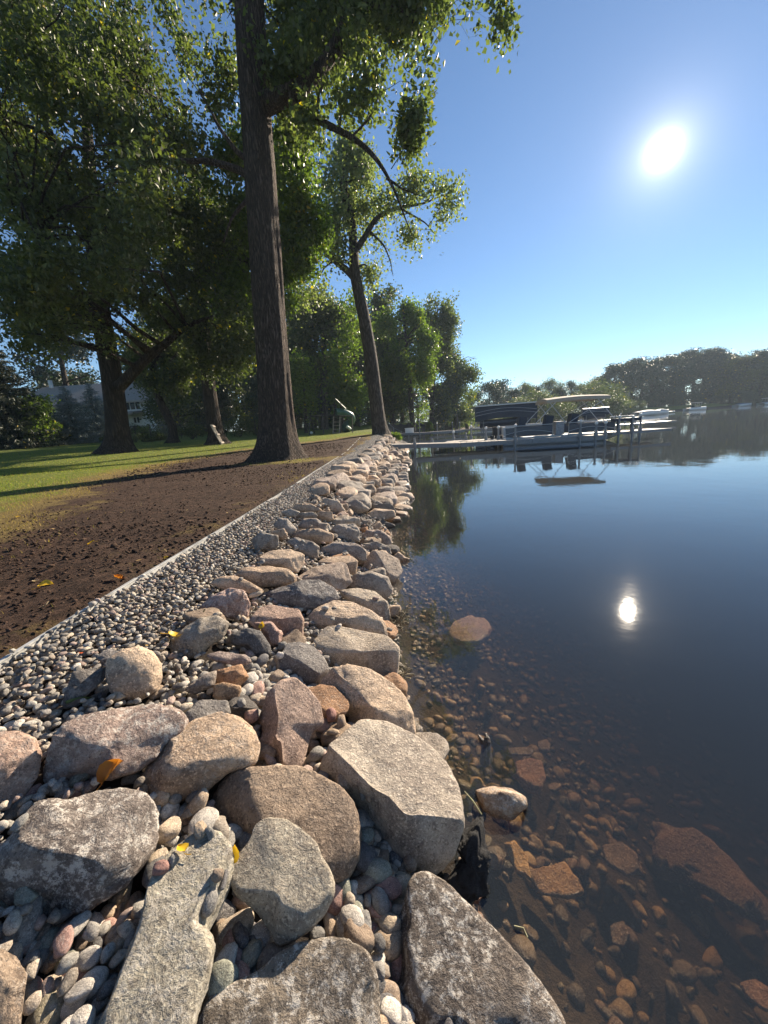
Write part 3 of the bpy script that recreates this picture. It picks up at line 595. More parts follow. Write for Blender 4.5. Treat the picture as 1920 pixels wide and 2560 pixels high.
for cr, txt in HAND:
    for it in txt.split(';'):
        f = it.split()
        if float(f[2]) < 5: continue
        x0, y0, s0 = CR[cr]; u, v = x0 + float(f[0]) / s0, y0 + float(f[1]) / s0
        d = ray(u, v); hit = BV.ray_cast(cv_, Vector(d).normalized())
        if hit[0] is None: continue
        t_ = (hit[3]) / np.linalg.norm(d)
        w, h = float(f[2]) / s0 * t_ / 960 / 2, float(f[3]) / s0 * t_ / 960 / 2
        cz = min(.75 * min(w, h) + .003, .05)
        e3 = unit(-d); e1 = unit(np.cross([0, 0, 1.], e3)); e2 = np.cross(e3, e1)
        e3 = unit(e3 + [0, 0, 1.]); e2 = np.cross(e3, e1); h *= 1.06
        a = math.radians(float(f[5]) if len(f) > 5 else 0)     # positive leans left-up
        a1 = e1 * math.cos(a) + e2 * math.sin(a); a2 = -e1 * math.sin(a) + e2 * math.cos(a)
        ctr = np.array(hit[0]) + e3 * cz * .35 - np.array([0, 0, 1]) * 0.0
        add_pebble(ctr, (a1, a2, e3), (w, h, cz), PC[f[4]], PNM[f[4]], True)
# loose fill between the stones and in the strip along the edging
TINT = np.array([(.40, .35, .29), (.47, .42, .35), (.27, .265, .255), (.33, .325, .30), (.14, .14, .142), (.36, .28, .25), (.52, .50, .46), (.30, .27, .23), (.22, .21, .20), (.38, .37, .34)])
def rot(n):
    q = unit(rng.normal(size=(n, 4))); w, x, y, z = q.T
    return np.stack([1 - 2 * (y * y + z * z), 2 * (x * y - z * w), 2 * (x * z + y * w), 2 * (x * y + z * w), 1 - 2 * (x * x + z * z), 2 * (y * z - x * w), 2 * (x * z - y * w), 2 * (y * z + x * w), 1 - 2 * (x * x + y * y)], -1).reshape(n, 3, 3)
def flatrot(n, tilt=.45):
    a = rng.uniform(0, 2 * np.pi, n); R = np.zeros((n, 3, 3)); R[:, 0, 0] = np.cos(a); R[:, 0, 1] = -np.sin(a); R[:, 1, 0] = np.sin(a); R[:, 1, 1] = np.cos(a); R[:, 2, 2] = 1
    k = unit(rng.normal(size=(n, 3)) * [1, 1, .2]); th = rng.normal(size=n) * tilt
    Kx = np.zeros((n, 3, 3)); Kx[:, 0, 1] = -k[:, 2]; Kx[:, 0, 2] = k[:, 1]; Kx[:, 1, 0] = k[:, 2]; Kx[:, 1, 2] = -k[:, 0]; Kx[:, 2, 0] = -k[:, 1]; Kx[:, 2, 1] = k[:, 0]
    return (np.eye(3) + np.sin(th)[:, None, None] * Kx + (1 - np.cos(th))[:, None, None] * (Kx @ Kx)) @ R
def stones(P, size, lv, tint, flat=True):
    vs = []; fs = []; cs = []; nshape = 6; base = []
    for j in range(nshape):
        v = shape(lv, 60 + j, (), 5, 2.2, .14, .5, .8); base.append(v / np.abs(v).max(0))
    kind = rng.integers(0, nshape, len(P)); fc = ico(lv)[1]; n = 0
    for j in range(nshape):
        k = kind == j; m = k.sum()
        if not m: continue
        ax = np.c_[rng.uniform(.9, 1.35, m), rng.uniform(.7, 1., m), rng.uniform(.45, .7, m)] * size[k, None]
        v = base[j][None] * ax[:, None, :]; v = np.einsum('nij,nkj->nki', flatrot(m), v) + P[k][:, None, :]
        vs.append(v.reshape(-1, 3)); fs.append((fc[None] + (np.arange(m) * len(base[j]))[:, None, None] + n).reshape(-1, 3)); n += m * len(base[j])
        c = tint[rng.integers(0, len(tint), m)] * rng.uniform(.75, 1.2, (m, 1)); cs.append(np.repeat(c, len(base[j]), 0))
    return np.concatenate(vs), np.concatenate(fs), np.concatenate(cs)
def jitter(x0, x1, y0, y1, sp):
    a, b = np.meshgrid(np.arange(x0, x1, sp), np.arange(y0, y1, sp)); p = np.c_[a.ravel(), b.ravel()]
    return p + rng.uniform(-.5, .5, p.shape) * sp
def edgeX(y): return np.interp(y, [0, 1.4, 2.2, 3.6, 6.2, 12.2, 23.8], [-1.54, -1.53, -1.52, -1.46, -1.39, -1.26, -1.09])
fill = []
for lay, sp in ((0, .027), (1, .031), (2, .045)):
    P = jitter(-1.56, .5, .15, 6.2, sp); z, s = shore(P[:, 0], P[:, 1])
    ok = (s > .06) & (P[:, 0] > edgeX(P[:, 1]) + .012); P = P[ok]; s = s[ok]; z = z[ok]
    for (x, y), si, zi in zip(P, s, z):
        hit = BV.ray_cast(Vector((x, y, 3)), Vector((0, 0, -1)))
        if hit[0] is None: continue
        hz = hit[0].z; hb = BR.ray_cast(Vector((x, y, 3)), Vector((0, 0, -1)))[0]; onb = hb is not None and hb.z > hz - .001
        if onb and not (hz < zi + .10 and hit[1].z > .75 and rng.random() < .03 * (y > 2)): continue
        strip = np.clip((si - .8) / .3, 0, 1)
        r = rng.uniform(.010, .017) * strip + rng.uniform(.013, .027 + .012 * (y < 1.7)) * (1 - strip)
        lift = lay * .024 * (1 if si > .15 else .3)
        fill.append((x, y, hz + r * .45 + lift, r))
fill = np.array(fill)
dist = np.linalg.norm(fill[:, :3] - CAM, axis=1); big = fill[:, 3] / dist
order = np.argsort(-big); chosen = []; used = np.zeros(len(fill), bool)
for i in order:
    if len(pebbles) + len(chosen) >= 297: break
    p = fill[i, :3]; d = Vector(p - CAM)
    c_ = np.array([RTC, FWC, UPC]); dc = c_.T @ (p - CAM); 
    if dc[2] > -.05 or abs(dc[0] / dc[2]) > 1.02 or abs(dc[1] / dc[2]) > 1.36: continue
    h = BR.ray_cast(cv_, d.normalized(), d.length - fill[i, 3])
    if h[0] is None: chosen.append(i); used[i] = True
for i in chosen:
    p = fill[i]; R = flatrot(1)[0]; ci = rng.integers(0, 10)
    k = 'tbgGdpwnnw'[ci]
    add_pebble(p[:3], R.T, (p[3] * rng.uniform(.9, 1.3), p[3] * rng.uniform(.7, 1), p[3] * rng.uniform(.45, .7)), PC[k], PNM[k], False)
rest = fill[~used]
P2 = jitter(-1.6, 2.5, 6.2, 28, .034); z, s = shore(P2[:, 0], P2[:, 1]); ok = (s > .85) & (P2[:, 0] > edgeX(P2[:, 1]) + .012) & (s < 1.9); P2 = np.c_[P2, z + .0][ok]
P3_ = jitter(-1.6, 2.6, 6.2, 31, .05); z, s = shore(P3_[:, 0], P3_[:, 1]); ok = (s > .1) & (s < .95); P3_ = np.c_[P3_, z - .02][ok]
A = stones(rest[:, :3], rest[:, 3], 2, TINT); Bq = stones(P2, rng.uniform(.014, .022, len(P2)), 1, TINT); Cq = stones(P3_, rng.uniform(.02, .035, len(P3_)), 1, TINT)
V = np.concatenate([A[0], Bq[0], Cq[0]]); Fx = np.concatenate([A[1], Bq[1] + len(A[0]), Cq[1] + len(A[0]) + len(Bq[0])]); Cc = np.concatenate([A[2], Bq[2], Cq[2]])
gravel = link('gravel', mesh('gravel', V, Fx, True, {'Col': Cc}), M['gravel'])
tag(gravel, 'grey and tan river gravel filling the strip between metal edging and boulders', 'gravel', kind='stuff')
# names that tell the pebbles apart: colour, form, the boulder they lie by, and their order from it
SH = []
for i, (o, cn, c, r) in enumerate(pebbles):
    h = hero_near(c); e = max(r[:2]) / min(r[:2]); fm = 'long' if e > 1.75 else 'oval' if e > 1.25 else 'round'
    dd = c - np.array(HERO[h][0].location); dc = np.array([RTC, FWC, UPC]).T @ dd
    side = ('right of' if dc[0] > 0 else 'left of') if abs(dc[0]) > abs(dc[1]) else ('behind' if dc[1] > 0 else 'in front of')
    SH.append([(cn, fm, side, h), np.linalg.norm(dd), o])
from collections import defaultdict
gr = defaultdict(list)
for k, d_, o in SH: gr[k].append((d_, o))
SHORT = {0: 'the round tan boulder', 1: 'the dark striped rock', 2: 'the wide pinkish grey boulder', 3: 'the egg-shaped boulder', 4: 'the left-edge pinkish boulder', 5: 'the big dark crusted boulder', 6: 'the long greenish slab',
 7: 'the bottom-left corner boulder', 8: 'the smooth grey-green boulder', 9: 'the white-crusted bottom boulder', 10: 'the dark white-flecked boulder', 11: 'the smooth brown notched boulder', 12: 'the largest flat-topped boulder', 13: 'the rounded boulder behind the largest', 14: 'the ridged pyramid boulder',
 15: 'the dark pointed boulder', 16: 'the block with soil crumbs'}
CNT = ['', 'second nearest ', 'third nearest ', 'fourth nearest ', 'fifth nearest ', 'sixth nearest ', 'seventh nearest ', 'eighth nearest ', 'ninth nearest ', 'tenth nearest ']
for k, L in gr.items():
    L.sort(key=lambda q: q[0]); cn, fm, side, h = k
    hn = SHORT.get(h, 'the ' + ' '.join(HERO[h][1].split()[:7]))
    hn = ' '.join(hn.split()[:9])
    for i, (d_, o) in enumerate(L):
        pre = '' if len(L) == 1 else ('nearest ' if i == 0 else CNT[min(i, 9)])
        tag(o, f'{pre}{cn} {fm} pebble {side} {hn}', 'pebble', 'pebbles among the foreground boulders')
# ------------------------------------------------------------------ stones under the water
SUB = np.array([(.36, .28, .15), (.44, .34, .18), (.20, .17, .115), (.18, .17, .11), (.25, .18, .12), (.13, .115, .085)])
cand = []
for sp in (.05, .075):
    P = jitter(0, 3.2, .2, 12, sp); z, s = shore(P[:, 0], P[:, 1]); ok = (s < -.01) & (s > -2.2)
    for (x, y), si, zi in zip(P[ok], s[ok], z[ok]):
        if rng.random() > np.exp(-(-si) * .55) * (.75 + .6 * _h(np.array([[int(x * 4), int(y * 4), 3]]), 5)[0]): continue
        hit = BV.ray_cast(Vector((x, y, 3)), Vector((0, 0, -1)))
        if hit[0] is None: zz = zi
        elif hit[0].z > zi + .03: continue
        else: zz = hit[0].z
        r = rng.uniform(.012, .036) * rng.uniform(.6, 1.15); cand.append((x, y, zz + r * .3, r))
cand = np.array(cand); dist = np.linalg.norm(cand[:, :3] - CAM, axis=1); ordr = np.argsort(-cand[:, 3] / dist + (cand[:, 1] > 3) * 1.)
subs = []; us = np.zeros(len(cand), bool)
for i in ordr:
    if len(subs) >= 120: break
    p = cand[i, :3]; dc = np.array([RTC, FWC, UPC]).T @ (p - CAM)
    if dc[2] > -.05 or abs(dc[0] / dc[2]) > 1. or abs(dc[1] / dc[2]) > 1.33: continue
    d = Vector(p - CAM)
    if BR.ray_cast(cv_, d.normalized(), d.length - .03)[0] is None: subs.append(i); us[i] = True
A = stones(cand[~us][:, :3], cand[~us][:, 3], 2, SUB)
lb = link('lakebed_stones', mesh('lakebed_stones', A[0], A[1], True, {'Col': A[2]}), M['gravel'])
tag(lb, 'brownish pebbles covering the shallow lake bed under the clear water', 'lake bed stones', kind='stuff')
BIGSUB = [
 ('G', [(495,570),(540,490),(640,465),(760,475),(820,520),(800,590),(730,640),(620,655),(530,620)], (.42, .26, .17), 'flat reddish stone under water beyond the dry weeds', -.17),
 ('H', [(1110,400),(1180,320),(1290,320),(1400,420),(1520,520),(1659,660),(1740,760),(1659,790),(1500,720),(1350,630),(1200,550),(1120,480)], (.40, .29, .22), 'very long pinkish boulder lying under the deep water', -.36),
 ('H', [(500,540),(680,498),(770,640),(700,665),(560,650)], (.40, .25, .11), 'brown angular slab under water with a dark shadow edge', -.13),
 ('G', [(1010,1560),(1120,1530),(1210,1560),(1240,1680),(1200,1790),(1100,1760),(1030,1690)], (.38, .22, .13), 'rounded brown stone under water right of the pebble patch', -.20),
 ('G', [(1180,1400),(1250,1380),(1280,1420),(1260,1470),(1190,1460)], (.28, .20, .14), 'small brown stone at the dark edge of the shallows', -.24),
 ('H', [(860,420),(950,400),(1020,450),(1060,540),(980,560),(880,500)], (.30, .21, .13), 'broad flat brown stone under water left of the long pinkish one', -.22),
 ('H', [(1525,1080),(1600,1060),(1700,1120),(1750,1200),(1650,1210),(1560,1150)], (.42, .27, .19), 'reddish stone under deep water in the bottom right corner', -.22),
 ('H', [(900,800),(960,780),(990,840),(960,900),(910,880)], (.30, .22, .14), 'roundish brown stone in the middle of the submerged slope', -.18),
 ('H', [(390,400),(440,385),(500,480),(510,560),(450,540),(400,460)], (.45, .29, .10), 'golden elongated stone under water near the black fabric', -.09),
 ('G', [(950,1450),(1100,1440),(1150,1470),(1120,1500),(980,1500)], (.24, .18, .11), 'waterlogged stick-like brown stone lying in the shallows', -.20)]
for i, (cr, pts, c, lab, z) in enumerate(BIGSUB):
    traced('submerged_stone', cr, pts, c, .1, lab, 'submerged stone', dz=z, C=.38, flat=True, level=4, seed=700 + i * 5, cuts=[(0, 0, 1, .5)], ncut=2, group='stones on the lake bed')
SN = ['golden', 'ochre', 'brown', 'olive brown', 'reddish brown', 'dark brown']; sg = defaultdict(list)
for i in subs:
    p = cand[i]; ci = rng.integers(0, 6); j = rng.integers(8, 18)
    o = link('submerged_stone', PME[j], None); o.location = p[:3]; o.rotation_euler = (rng.uniform(-.3, .3), rng.uniform(-.3, .3), rng.uniform(0, 6.3))
    o.scale = np.array((rng.uniform(.95, 1.4), rng.uniform(.75, 1), rng.uniform(.5, .75))) * p[3] / .03; o.color = (*(SUB[ci] * rng.uniform(.9, 1.3)), .05)
    d_ = [(np.linalg.norm(np.array(q.location) - p[:3]), k) for k, (q, _) in enumerate(HERO)]; h = min(d_)[1]
    sg[(ci, h)].append((min(d_)[0], o))
for (ci, h), L in sg.items():
    L.sort(key=lambda q: q[0]); hn = ' '.join(SHORT.get(h, 'the ' + ' '.join(HERO[h][1].split()[:6])).split()[:8])
    for i, (_, o) in enumerate(L):
        pre = '' if len(L) == 1 else ('nearest ' if i == 0 else ordinal(i) + ' nearest ')
        tag(o, f'{pre}{SN[ci]} stone under water off {hn}', 'submerged stone', 'stones on the lake bed')
# ------------------------------------------------------------------ edging, soil clods, grass
eb = MB(); ys = [-1.5, 1.4, 2.2, 3.6, 6.2, 9, 12.2, 17, 23.8]
pts = [(float(edgeX(q)), q) for q in ys]
for (a, b), (c, d) in zip(pts[:-1], pts[1:]):
    L = math.hypot(c - a, d - b); n = max(1, int(L / 1.2))
    for k in range(n):
        u0, u1 = k / n, (k + 1) / n; m = (u0 + u1) / 2; x, y_ = a + (c - a) * m, b + (d - b) * m
        eb.box((x, y_, sz(x, y_) - .04), (.006, L / n - .004, .10), rz=-math.atan2(c - a, d - b))
        eb.box((x, y_, sz(x, y_) + .012), (.016, L / n - .004, .008), rz=-math.atan2(c - a, d - b))
M['steel'] = plain('galvanised_edging', (.50, .50, .48), .45, metal=.3, var=.3, scale=8)
ed = eb.build('edging_strip', M['steel']); tag(ed, 'straight pale metal edging strip between brown soil and river gravel', 'edging')
def inpoly(P, poly): return sdf(P, poly) < 0
C_ = []
for (y0, y1, sp) in ((.8, 4, .05), (4, 9, .085), (9, 20, .11)):
    P = jitter(-8.5, -1.5, y0, y1, sp); ok = inpoly(P, SOIL) & (P[:, 0] < edgeX(P[:, 1]) - .03) & (rng.random(len(P)) < .8); C_.append(np.c_[P[ok], np.full(ok.sum(), sp)])
C_ = np.concatenate(C_); zc = shore(C_[:, 0], C_[:, 1])[0]
q3 = np.c_[C_[:, :2], zc]; zc = zc + .03 * fbm(q3 * 2.2, 3, 4) * .9
sr = rng.gamma(2.2, .0030, len(C_)) + .003
CT = np.array([(.075, .047, .035), (.055, .035, .026), (.04, .026, .02), (.10, .065, .046)])
A = stones(np.c_[C_[:, :2], zc + sr * .2], sr * np.where(C_[:, 2] > .1, 1.7, 1.), 1, CT)
M['clod'] = NT('soil_clod'); _t = M['clod']; _a = _t.n('Attribute', attribute_name='Col'); _tc = _t.n('TexCoord'); _n = _t.noise(_tc.outputs['Object'], 160, 3)
M['clod'] = _t.done(_t.bsdf(_a.outputs['Color'], .95, _t.bump(_n, 1., .01), spec=.1))
tag(link('soil_clods', mesh('soil_clods', A[0], A[1], True, {'Col': A[2]}), M['clod']), 'crumbly dark brown clods and mulch over the bare soil', 'soil', kind='stuff')
def blades(P, h, w, lean=.35):
    n = len(P); a = rng.uniform(0, 6.283, n); s = np.c_[np.cos(a), np.sin(a), np.zeros(n)] * w[:, None] / 2
    top = P + np.c_[rng.normal(size=(n, 2)) * lean * h[:, None], h]
    V = np.stack([P - s, P + s, top], 1).reshape(-1, 3); return V, np.arange(3 * n).reshape(-1, 3)
G_ = []
for (x0, y0, y1, sp) in ((-12, .5, 7, .035), (-16, 7, 14, .06), (-22, 14, 30, .12)):
    P = jitter(x0, 1.2, y0, y1, sp); z, s = shore(P[:, 0], P[:, 1]); so = -sdf(P, SOIL) + fbm(np.c_[P * .9, z], 8, 4) * .9
    patch = ((P[:, 0] + 2.9) / 1.25) ** 2 + ((P[:, 1] - 11.4) / 1.) ** 2 + .5 * fbm(np.c_[P * 2, z], 4) < 1
    pr = np.where(so < -.5, 1., np.where(so < .35, .42, np.where(so < 1.1, .05, 0.))); pr = np.where(patch, .9, pr)
    ok = (rng.random(len(P)) < pr) & (s > 1.7); G_.append(np.c_[P[ok], z[ok], np.full(ok.sum(), sp), so[ok], patch[ok]])
G_ = np.concatenate(G_)
for nm, sel_, c, lab in (('grass', (G_[:, 4] < -.35) & (rng.random(len(G_)) < .85) | (G_[:, 5] > .5) & (rng.random(len(G_)) < .55), (.19, .23, .04), 'short green lawn grass behind the strip of bare soil'),
                    ('dry_grass', None, (.30, .22, .085), 'straw-coloured dead grass thinning out at the soil edge')):
    if sel_ is None: sel_ = ~prev
    prev = sel_; g_ = G_[sel_]
    V, Fz = blades(g_[:, :3], rng.uniform(.018, .04, len(g_)) * (1 + (g_[:, 3] > .05) * .3), g_[:, 3] * rng.uniform(.12, .22, len(g_)))
    M[nm] = leaf_mat(nm + '_blade', c, .35, .6, .3)
    tag(link(nm, mesh(nm, V, Fz, False), M[nm]), lab, 'grass', kind='stuff')
# ------------------------------------------------------------------ fallen leaves and things at the water's edge
CR['S'] = (0, 1100, 2.37)
LEAFC = dict(y=(.62, .44, .03), o=(.50, .20, .02), g=(.12, .20, .10), r=(.45, .09, .03), p=(.45, .38, .28))
for k_, c in LEAFC.items(): M['fall_' + k_] = leaf_mat('fallen_leaf_' + k_, c, .3, .5, tc_=(1.2, 1.2, 1.))
FL = [('A', 740, 880, 150, 'o', 'big curled orange leaf lying between pebbles'), ('B', 1180, 178, 85, 'y', 'yellow leaf at the tip of the long greenish slab'), ('B', 1520, 210, 90, 'y', 'yellow leaf standing by the grey-green boulder'),
 ('E', 105, 880, 90, 'y', 'yellow leaf beside the flat olive-grey boulder'), ('E', 640, 822, 45, 'y', 'small yellow leaf on the rough reddish rock'), ('A', 510, 440, 170, 'g', 'large pale green leaf under the dark striped rock'),
 ('A', 520, 100, 45, 'r', 'small red leaf on the gravel strip'), ('S', 280, 873, 75, 'y', 'yellow leaf with a long stalk on the bare soil'), ('S', 540, 615, 36, 'y', 'pale yellow leaf in the middle of the soil'),
 ('S', 212, 840, 40, 'p', 'dry beige leaf beside the stalked yellow leaf'), ('S', 275, 980, 36, 'p', 'beige leaf near the metal edging'), ('S', 110, 460, 30, 'y', 'yellow leaf in the straw at the left edge'),
 ('S', 700, 832, 55, 'o', 'orange leaf on the soil close to the edging'), ('S', 985, 706, 30, 'y', 'yellow leaf resting on the metal edging'), ('A', 1190, 282, 40, 'y', 'yellow scrap of leaf among small pebbles'), ('F', 715, 712, 20, 'y', 'tiny yellow leaf between far boulders'), ('E', 870, 205, 22, 'o', 'tiny orange leaf beside the rounded grey boulder')]
for i, (cr, a, b, w, k_, lab) in enumerate(FL):
    u, v = px(cr, [(a, b)])[0]; d = ray(u, v); hit = BV.ray_cast(cv_, Vector(d).normalized())
    p = np.array(hit[0]) if hit[0] else on_shore(u, v); t_ = np.linalg.norm(p - CAM) / np.linalg.norm(d); R = w / CR[cr][2] * t_ / 960 / 2
    G = []; r2 = np.random.default_rng(i)
    for m in range(9):
        q = m / 8; hw = R * .78 * (math.sin(math.pi * q ** .7) ** .8 + .02) * (1 + .12 * (m % 2))
        G.append([(hw * (j / 3 - 1), R * (2 * q - 1), R * .5 * abs(j / 3 - 1) ** 1.4 * (1.2 if k_ == 'o' else .5) + R * .35 * math.sin(q * 3 + i)) for j in range(7)])
    o = MB().sheet(G).build('fallen_leaf', M['fall_' + k_], smooth=True, loc=p + np.array([0, 0, R * .25 + .004])); o.rotation_euler = (r2.uniform(-.3, .5), r2.uniform(-.3, .3), r2.uniform(0, 6.28))
    if k_ == 'o' and w > 100: o.rotation_euler = (.5, .2, -.7)
    if i == 2: o.rotation_euler = (1.2, 0, 0)
    tag(o, lab, 'leaf', 'fallen leaves')
    st = MB().tube([(0, -R, 0), (R * .2, -1.5 * R, R * .1), (R * .5, -1.9 * R, R * .25)], R * .03 + .0004, 5).build('stalk', M['fall_' + k_], o)
M['fabric'] = plain('black_geotextile', (.022, .022, .024), .75, var=.4, scale=60, bump=.9)
traced('landscape_fabric', 'H', [(105,600),(175,480),(240,420),(225,400),(150,420),(190,350),(280,270),(292,400),(318,470),(300,590),(310,640),(200,690),(120,670)], (0, 0, 0), 0, 'crumpled black landscape fabric sticking out at the water', 'fabric', lift=.03, C=.5, ncut=5, rough=.30, seed=5, mat='fabric', level=5)
M['wetwood'] = plain('wet_wood', (.06, .045, .035), .3, var=.5, scale=20, bump=.8)
p = atz(*px('G', [(780, 1380)])[0], 0)
w_ = MB(); 
for k in range(5): w_.tube([(rng.uniform(-.015, .015), rng.uniform(-.015, .015), -.12), (rng.uniform(-.02, .02), rng.uniform(-.02, .02), 0), (rng.uniform(-.035, .035), rng.uniform(-.03, .03), rng.uniform(.01, .03))], [.02, .014, .004], 6)
tag(w_.build('driftwood', M['wetwood'], smooth=True, loc=p), 'splintered black wood stub poking out of the water', 'driftwood')
M['reed'] = plain('dry_reed', (.36, .33, .17), .6); M['weed'] = plain('dry_weed', (.20, .17, .11), .9, var=.5, scale=40)
a_, b_ = atz(*px('H', [(195, 150)])[0], .10), atz(*px('H', [(278, 262)])[0], .04)
tag(MB().tube([a_, (a_ + b_) / 2 + [0, 0, .006], b_], [.0015, .003, .002], 6).build('reed_stem', M['reed']), 'thin yellow-green stem leaning from the largest boulder to the fabric', 'stem')
a_ = atz(*px('H', [(435, 800)])[0], .004); b_ = atz(*px('H', [(500, 855)])[0], .004); m_ = atz(*px('H', [(480, 810)])[0], .006)
tag(MB().tube([a_, m_, b_], .0018, 6).build('floating_stalk', M['reed']), 'small curved pale stalk floating beside the dark white-flecked boulder', 'stalk')
for k, (cx, cy, n, rr, lab) in enumerate([(1490, 760, 90, .13, 'tangle of dry weeds below the arched tan boulder'), (1500, 1090, 50, .07, 'scrap of dry weeds beside the block-shaped boulder')]):
    u, v = px('E', [(cx, cy)])[0]; p = atz(u, v, .03); w_ = MB()
    for j in range(n):
        q = rng.normal(size=3) * rr * .45; q[2] = abs(q[2]) * .45 - .03; e = rng.normal(size=3) * rr * .3; f_ = rng.normal(size=3) * rr * .15
        w_.tube([q, q + e * .5 + f_, q + e], [.0035, .003, .001], 4, cap=False)
    tag(w_.build('dry_weeds', M['weed'], loc=p), lab, 'weeds')

P = np.concatenate([jitter(-8, -1.5, 1, 12, .42), jitter(-1.5, -.9, 1.4, 9, .45)]); P = P[rng.random(len(P)) < .45]
z = np.array([(lambda h: h[0].z if h[0] else sz(x, y))(BV.ray_cast(Vector((x, y, 3)), Vector((0, 0, -1)))) for x, y in P]); n = len(P); a = rng.uniform(0, 6.28, n); l = rng.uniform(.008, .022, n)
d = np.c_[np.cos(a), np.sin(a), rng.uniform(-.3, .5, n)] * l[:, None]; s2 = np.c_[-np.sin(a), np.cos(a), rng.uniform(-.3, .3, n)] * l[:, None] * .45; Cn = np.c_[P, z + .018]
M['litter'] = leaf_mat('dry_litter', (.32, .24, .13), .2, .7, .2)
tag(link('leaf_litter', mesh('leaf_litter', np.stack([Cn - d, Cn + s2, Cn + d, Cn - s2], 1).reshape(-1, 3), np.arange(4 * n).reshape(-1, 4), False), M['litter']), 'scraps of dry leaf and bark scattered on soil and gravel', 'leaf litter', kind='stuff')
# ------------------------------------------------------------------ trees
def leafmesh(name, P, L, asp=.8, droop=.4, upn=.5, r=rng):
    n = len(P); d = r.normal(size=(n, 3)); d[:, 2] -= droop; d = unit(d)
    nn = unit(r.normal(size=(n, 3)) + [0, 0, upn]); s = unit(np.cross(d, nn))
    l = (L * r.uniform(.65, 1.3, n))[:, None]; w = l * asp
    up = np.cross(s, d) * l * .12
    V = np.stack([P - d * l / 2, P + s * w / 2 + up - d * l * .08, P + d * l / 2, P - s * w / 2 + up - d * l * .08], 1).reshape(-1, 3)
    return mesh(name, V, np.arange(4 * n).reshape(-1, 4), False)
def cloud(blobs, nl, clump=.35, per=26, hang=0., r=rng, shell=.35, gate=-.22):
    B = np.array(blobs, float); w = B[:, 3] ** 2 * (B[:, 4] if B.shape[1] > 4 else 1); nc = max(1, int(nl / per))
    k = r.choice(len(B), nc, p=w / w.sum()); u = unit(r.normal(size=(nc, 3))) * (r.uniform(shell ** 3, 1, nc) ** (1 / 3))[:, None]
    C = B[k, :3] + u * B[k, 3:4] * [1, 1, .85]
    g = vn(C * .75 / clump * .55, 9) + .5 * vn(C * .75 / clump * .25, 12); C = C[g > gate]; u = u[g > gate]; nc = len(C)
    ax = unit(u + r.normal(size=u.shape) * .8); tt = r.uniform(-1.7, 1.7, (nc, per, 1)) * clump
    P = (C[:, None] + ax[:, None] * tt).reshape(-1, 3) + r.normal(size=(nc * per, 3)) * clump * [.5, .5, .4]
    if hang: P[:, 2] -= np.abs(r.normal(size=len(P))) * hang
    return P
def branches(mb, limbs, blobs, r=rng, r0=.05, up=.25):
    pts = [(np.array(p), q) for L, R in limbs for p, q in zip(L, R)]
    X = np.array([p for p, _ in pts]); Q = np.array([q for _, q in pts])
    for b in blobs:
        b = np.array(b[:3], float); d = np.linalg.norm(X - b, axis=1) + np.maximum(0, X[:, 2] - b[2]) * 1.2
        i = int(np.argmin(d)); a = X[i]; v = b - a; L = np.linalg.norm(v)
        if L < .3: continue
        m = a + v * .5 + np.array([0, 0, L * up * .4]) + r.normal(size=3) * L * .06
        rr = min(Q[i] * .6, r0 * (1 + L * .12))
        mb.tube([a, a + (m - a) * .5 + r.normal(size=3) * L * .02, m, m + (b - m) * .5 + r.normal(size=3) * L * .04, b], [rr, rr * .85, rr * .65, rr * .4, rr * .2], 5, cap=False)
        for _ in range(4):
            e = b + unit(r.normal(size=3)) * (.35 + .25 * L * .3); mm = a + v * r.uniform(.5, .9) + np.array([0, 0, L * .05])
            mb.tube([mm, (mm + e) / 2 + r.normal(size=3) * .08, e], [rr * .35, rr * .25, rr * .08], 4, cap=False)
def resample(P, R, n):
    P = np.array(P, float); d = np.r_[0, np.cumsum(np.linalg.norm(np.diff(P, axis=0), axis=1))]; t = np.linspace(0, d[-1], n)
    # gentle Catmull-Rom
    Q = np.array([np.interp(t, d, P[:, k]) for k in range(3)]).T; R = np.interp(t, d, R)
    for _ in range(3): Q[1:-1] = (Q[:-2] + 2 * Q[1:-1] + Q[2:]) / 4
    return Q, R
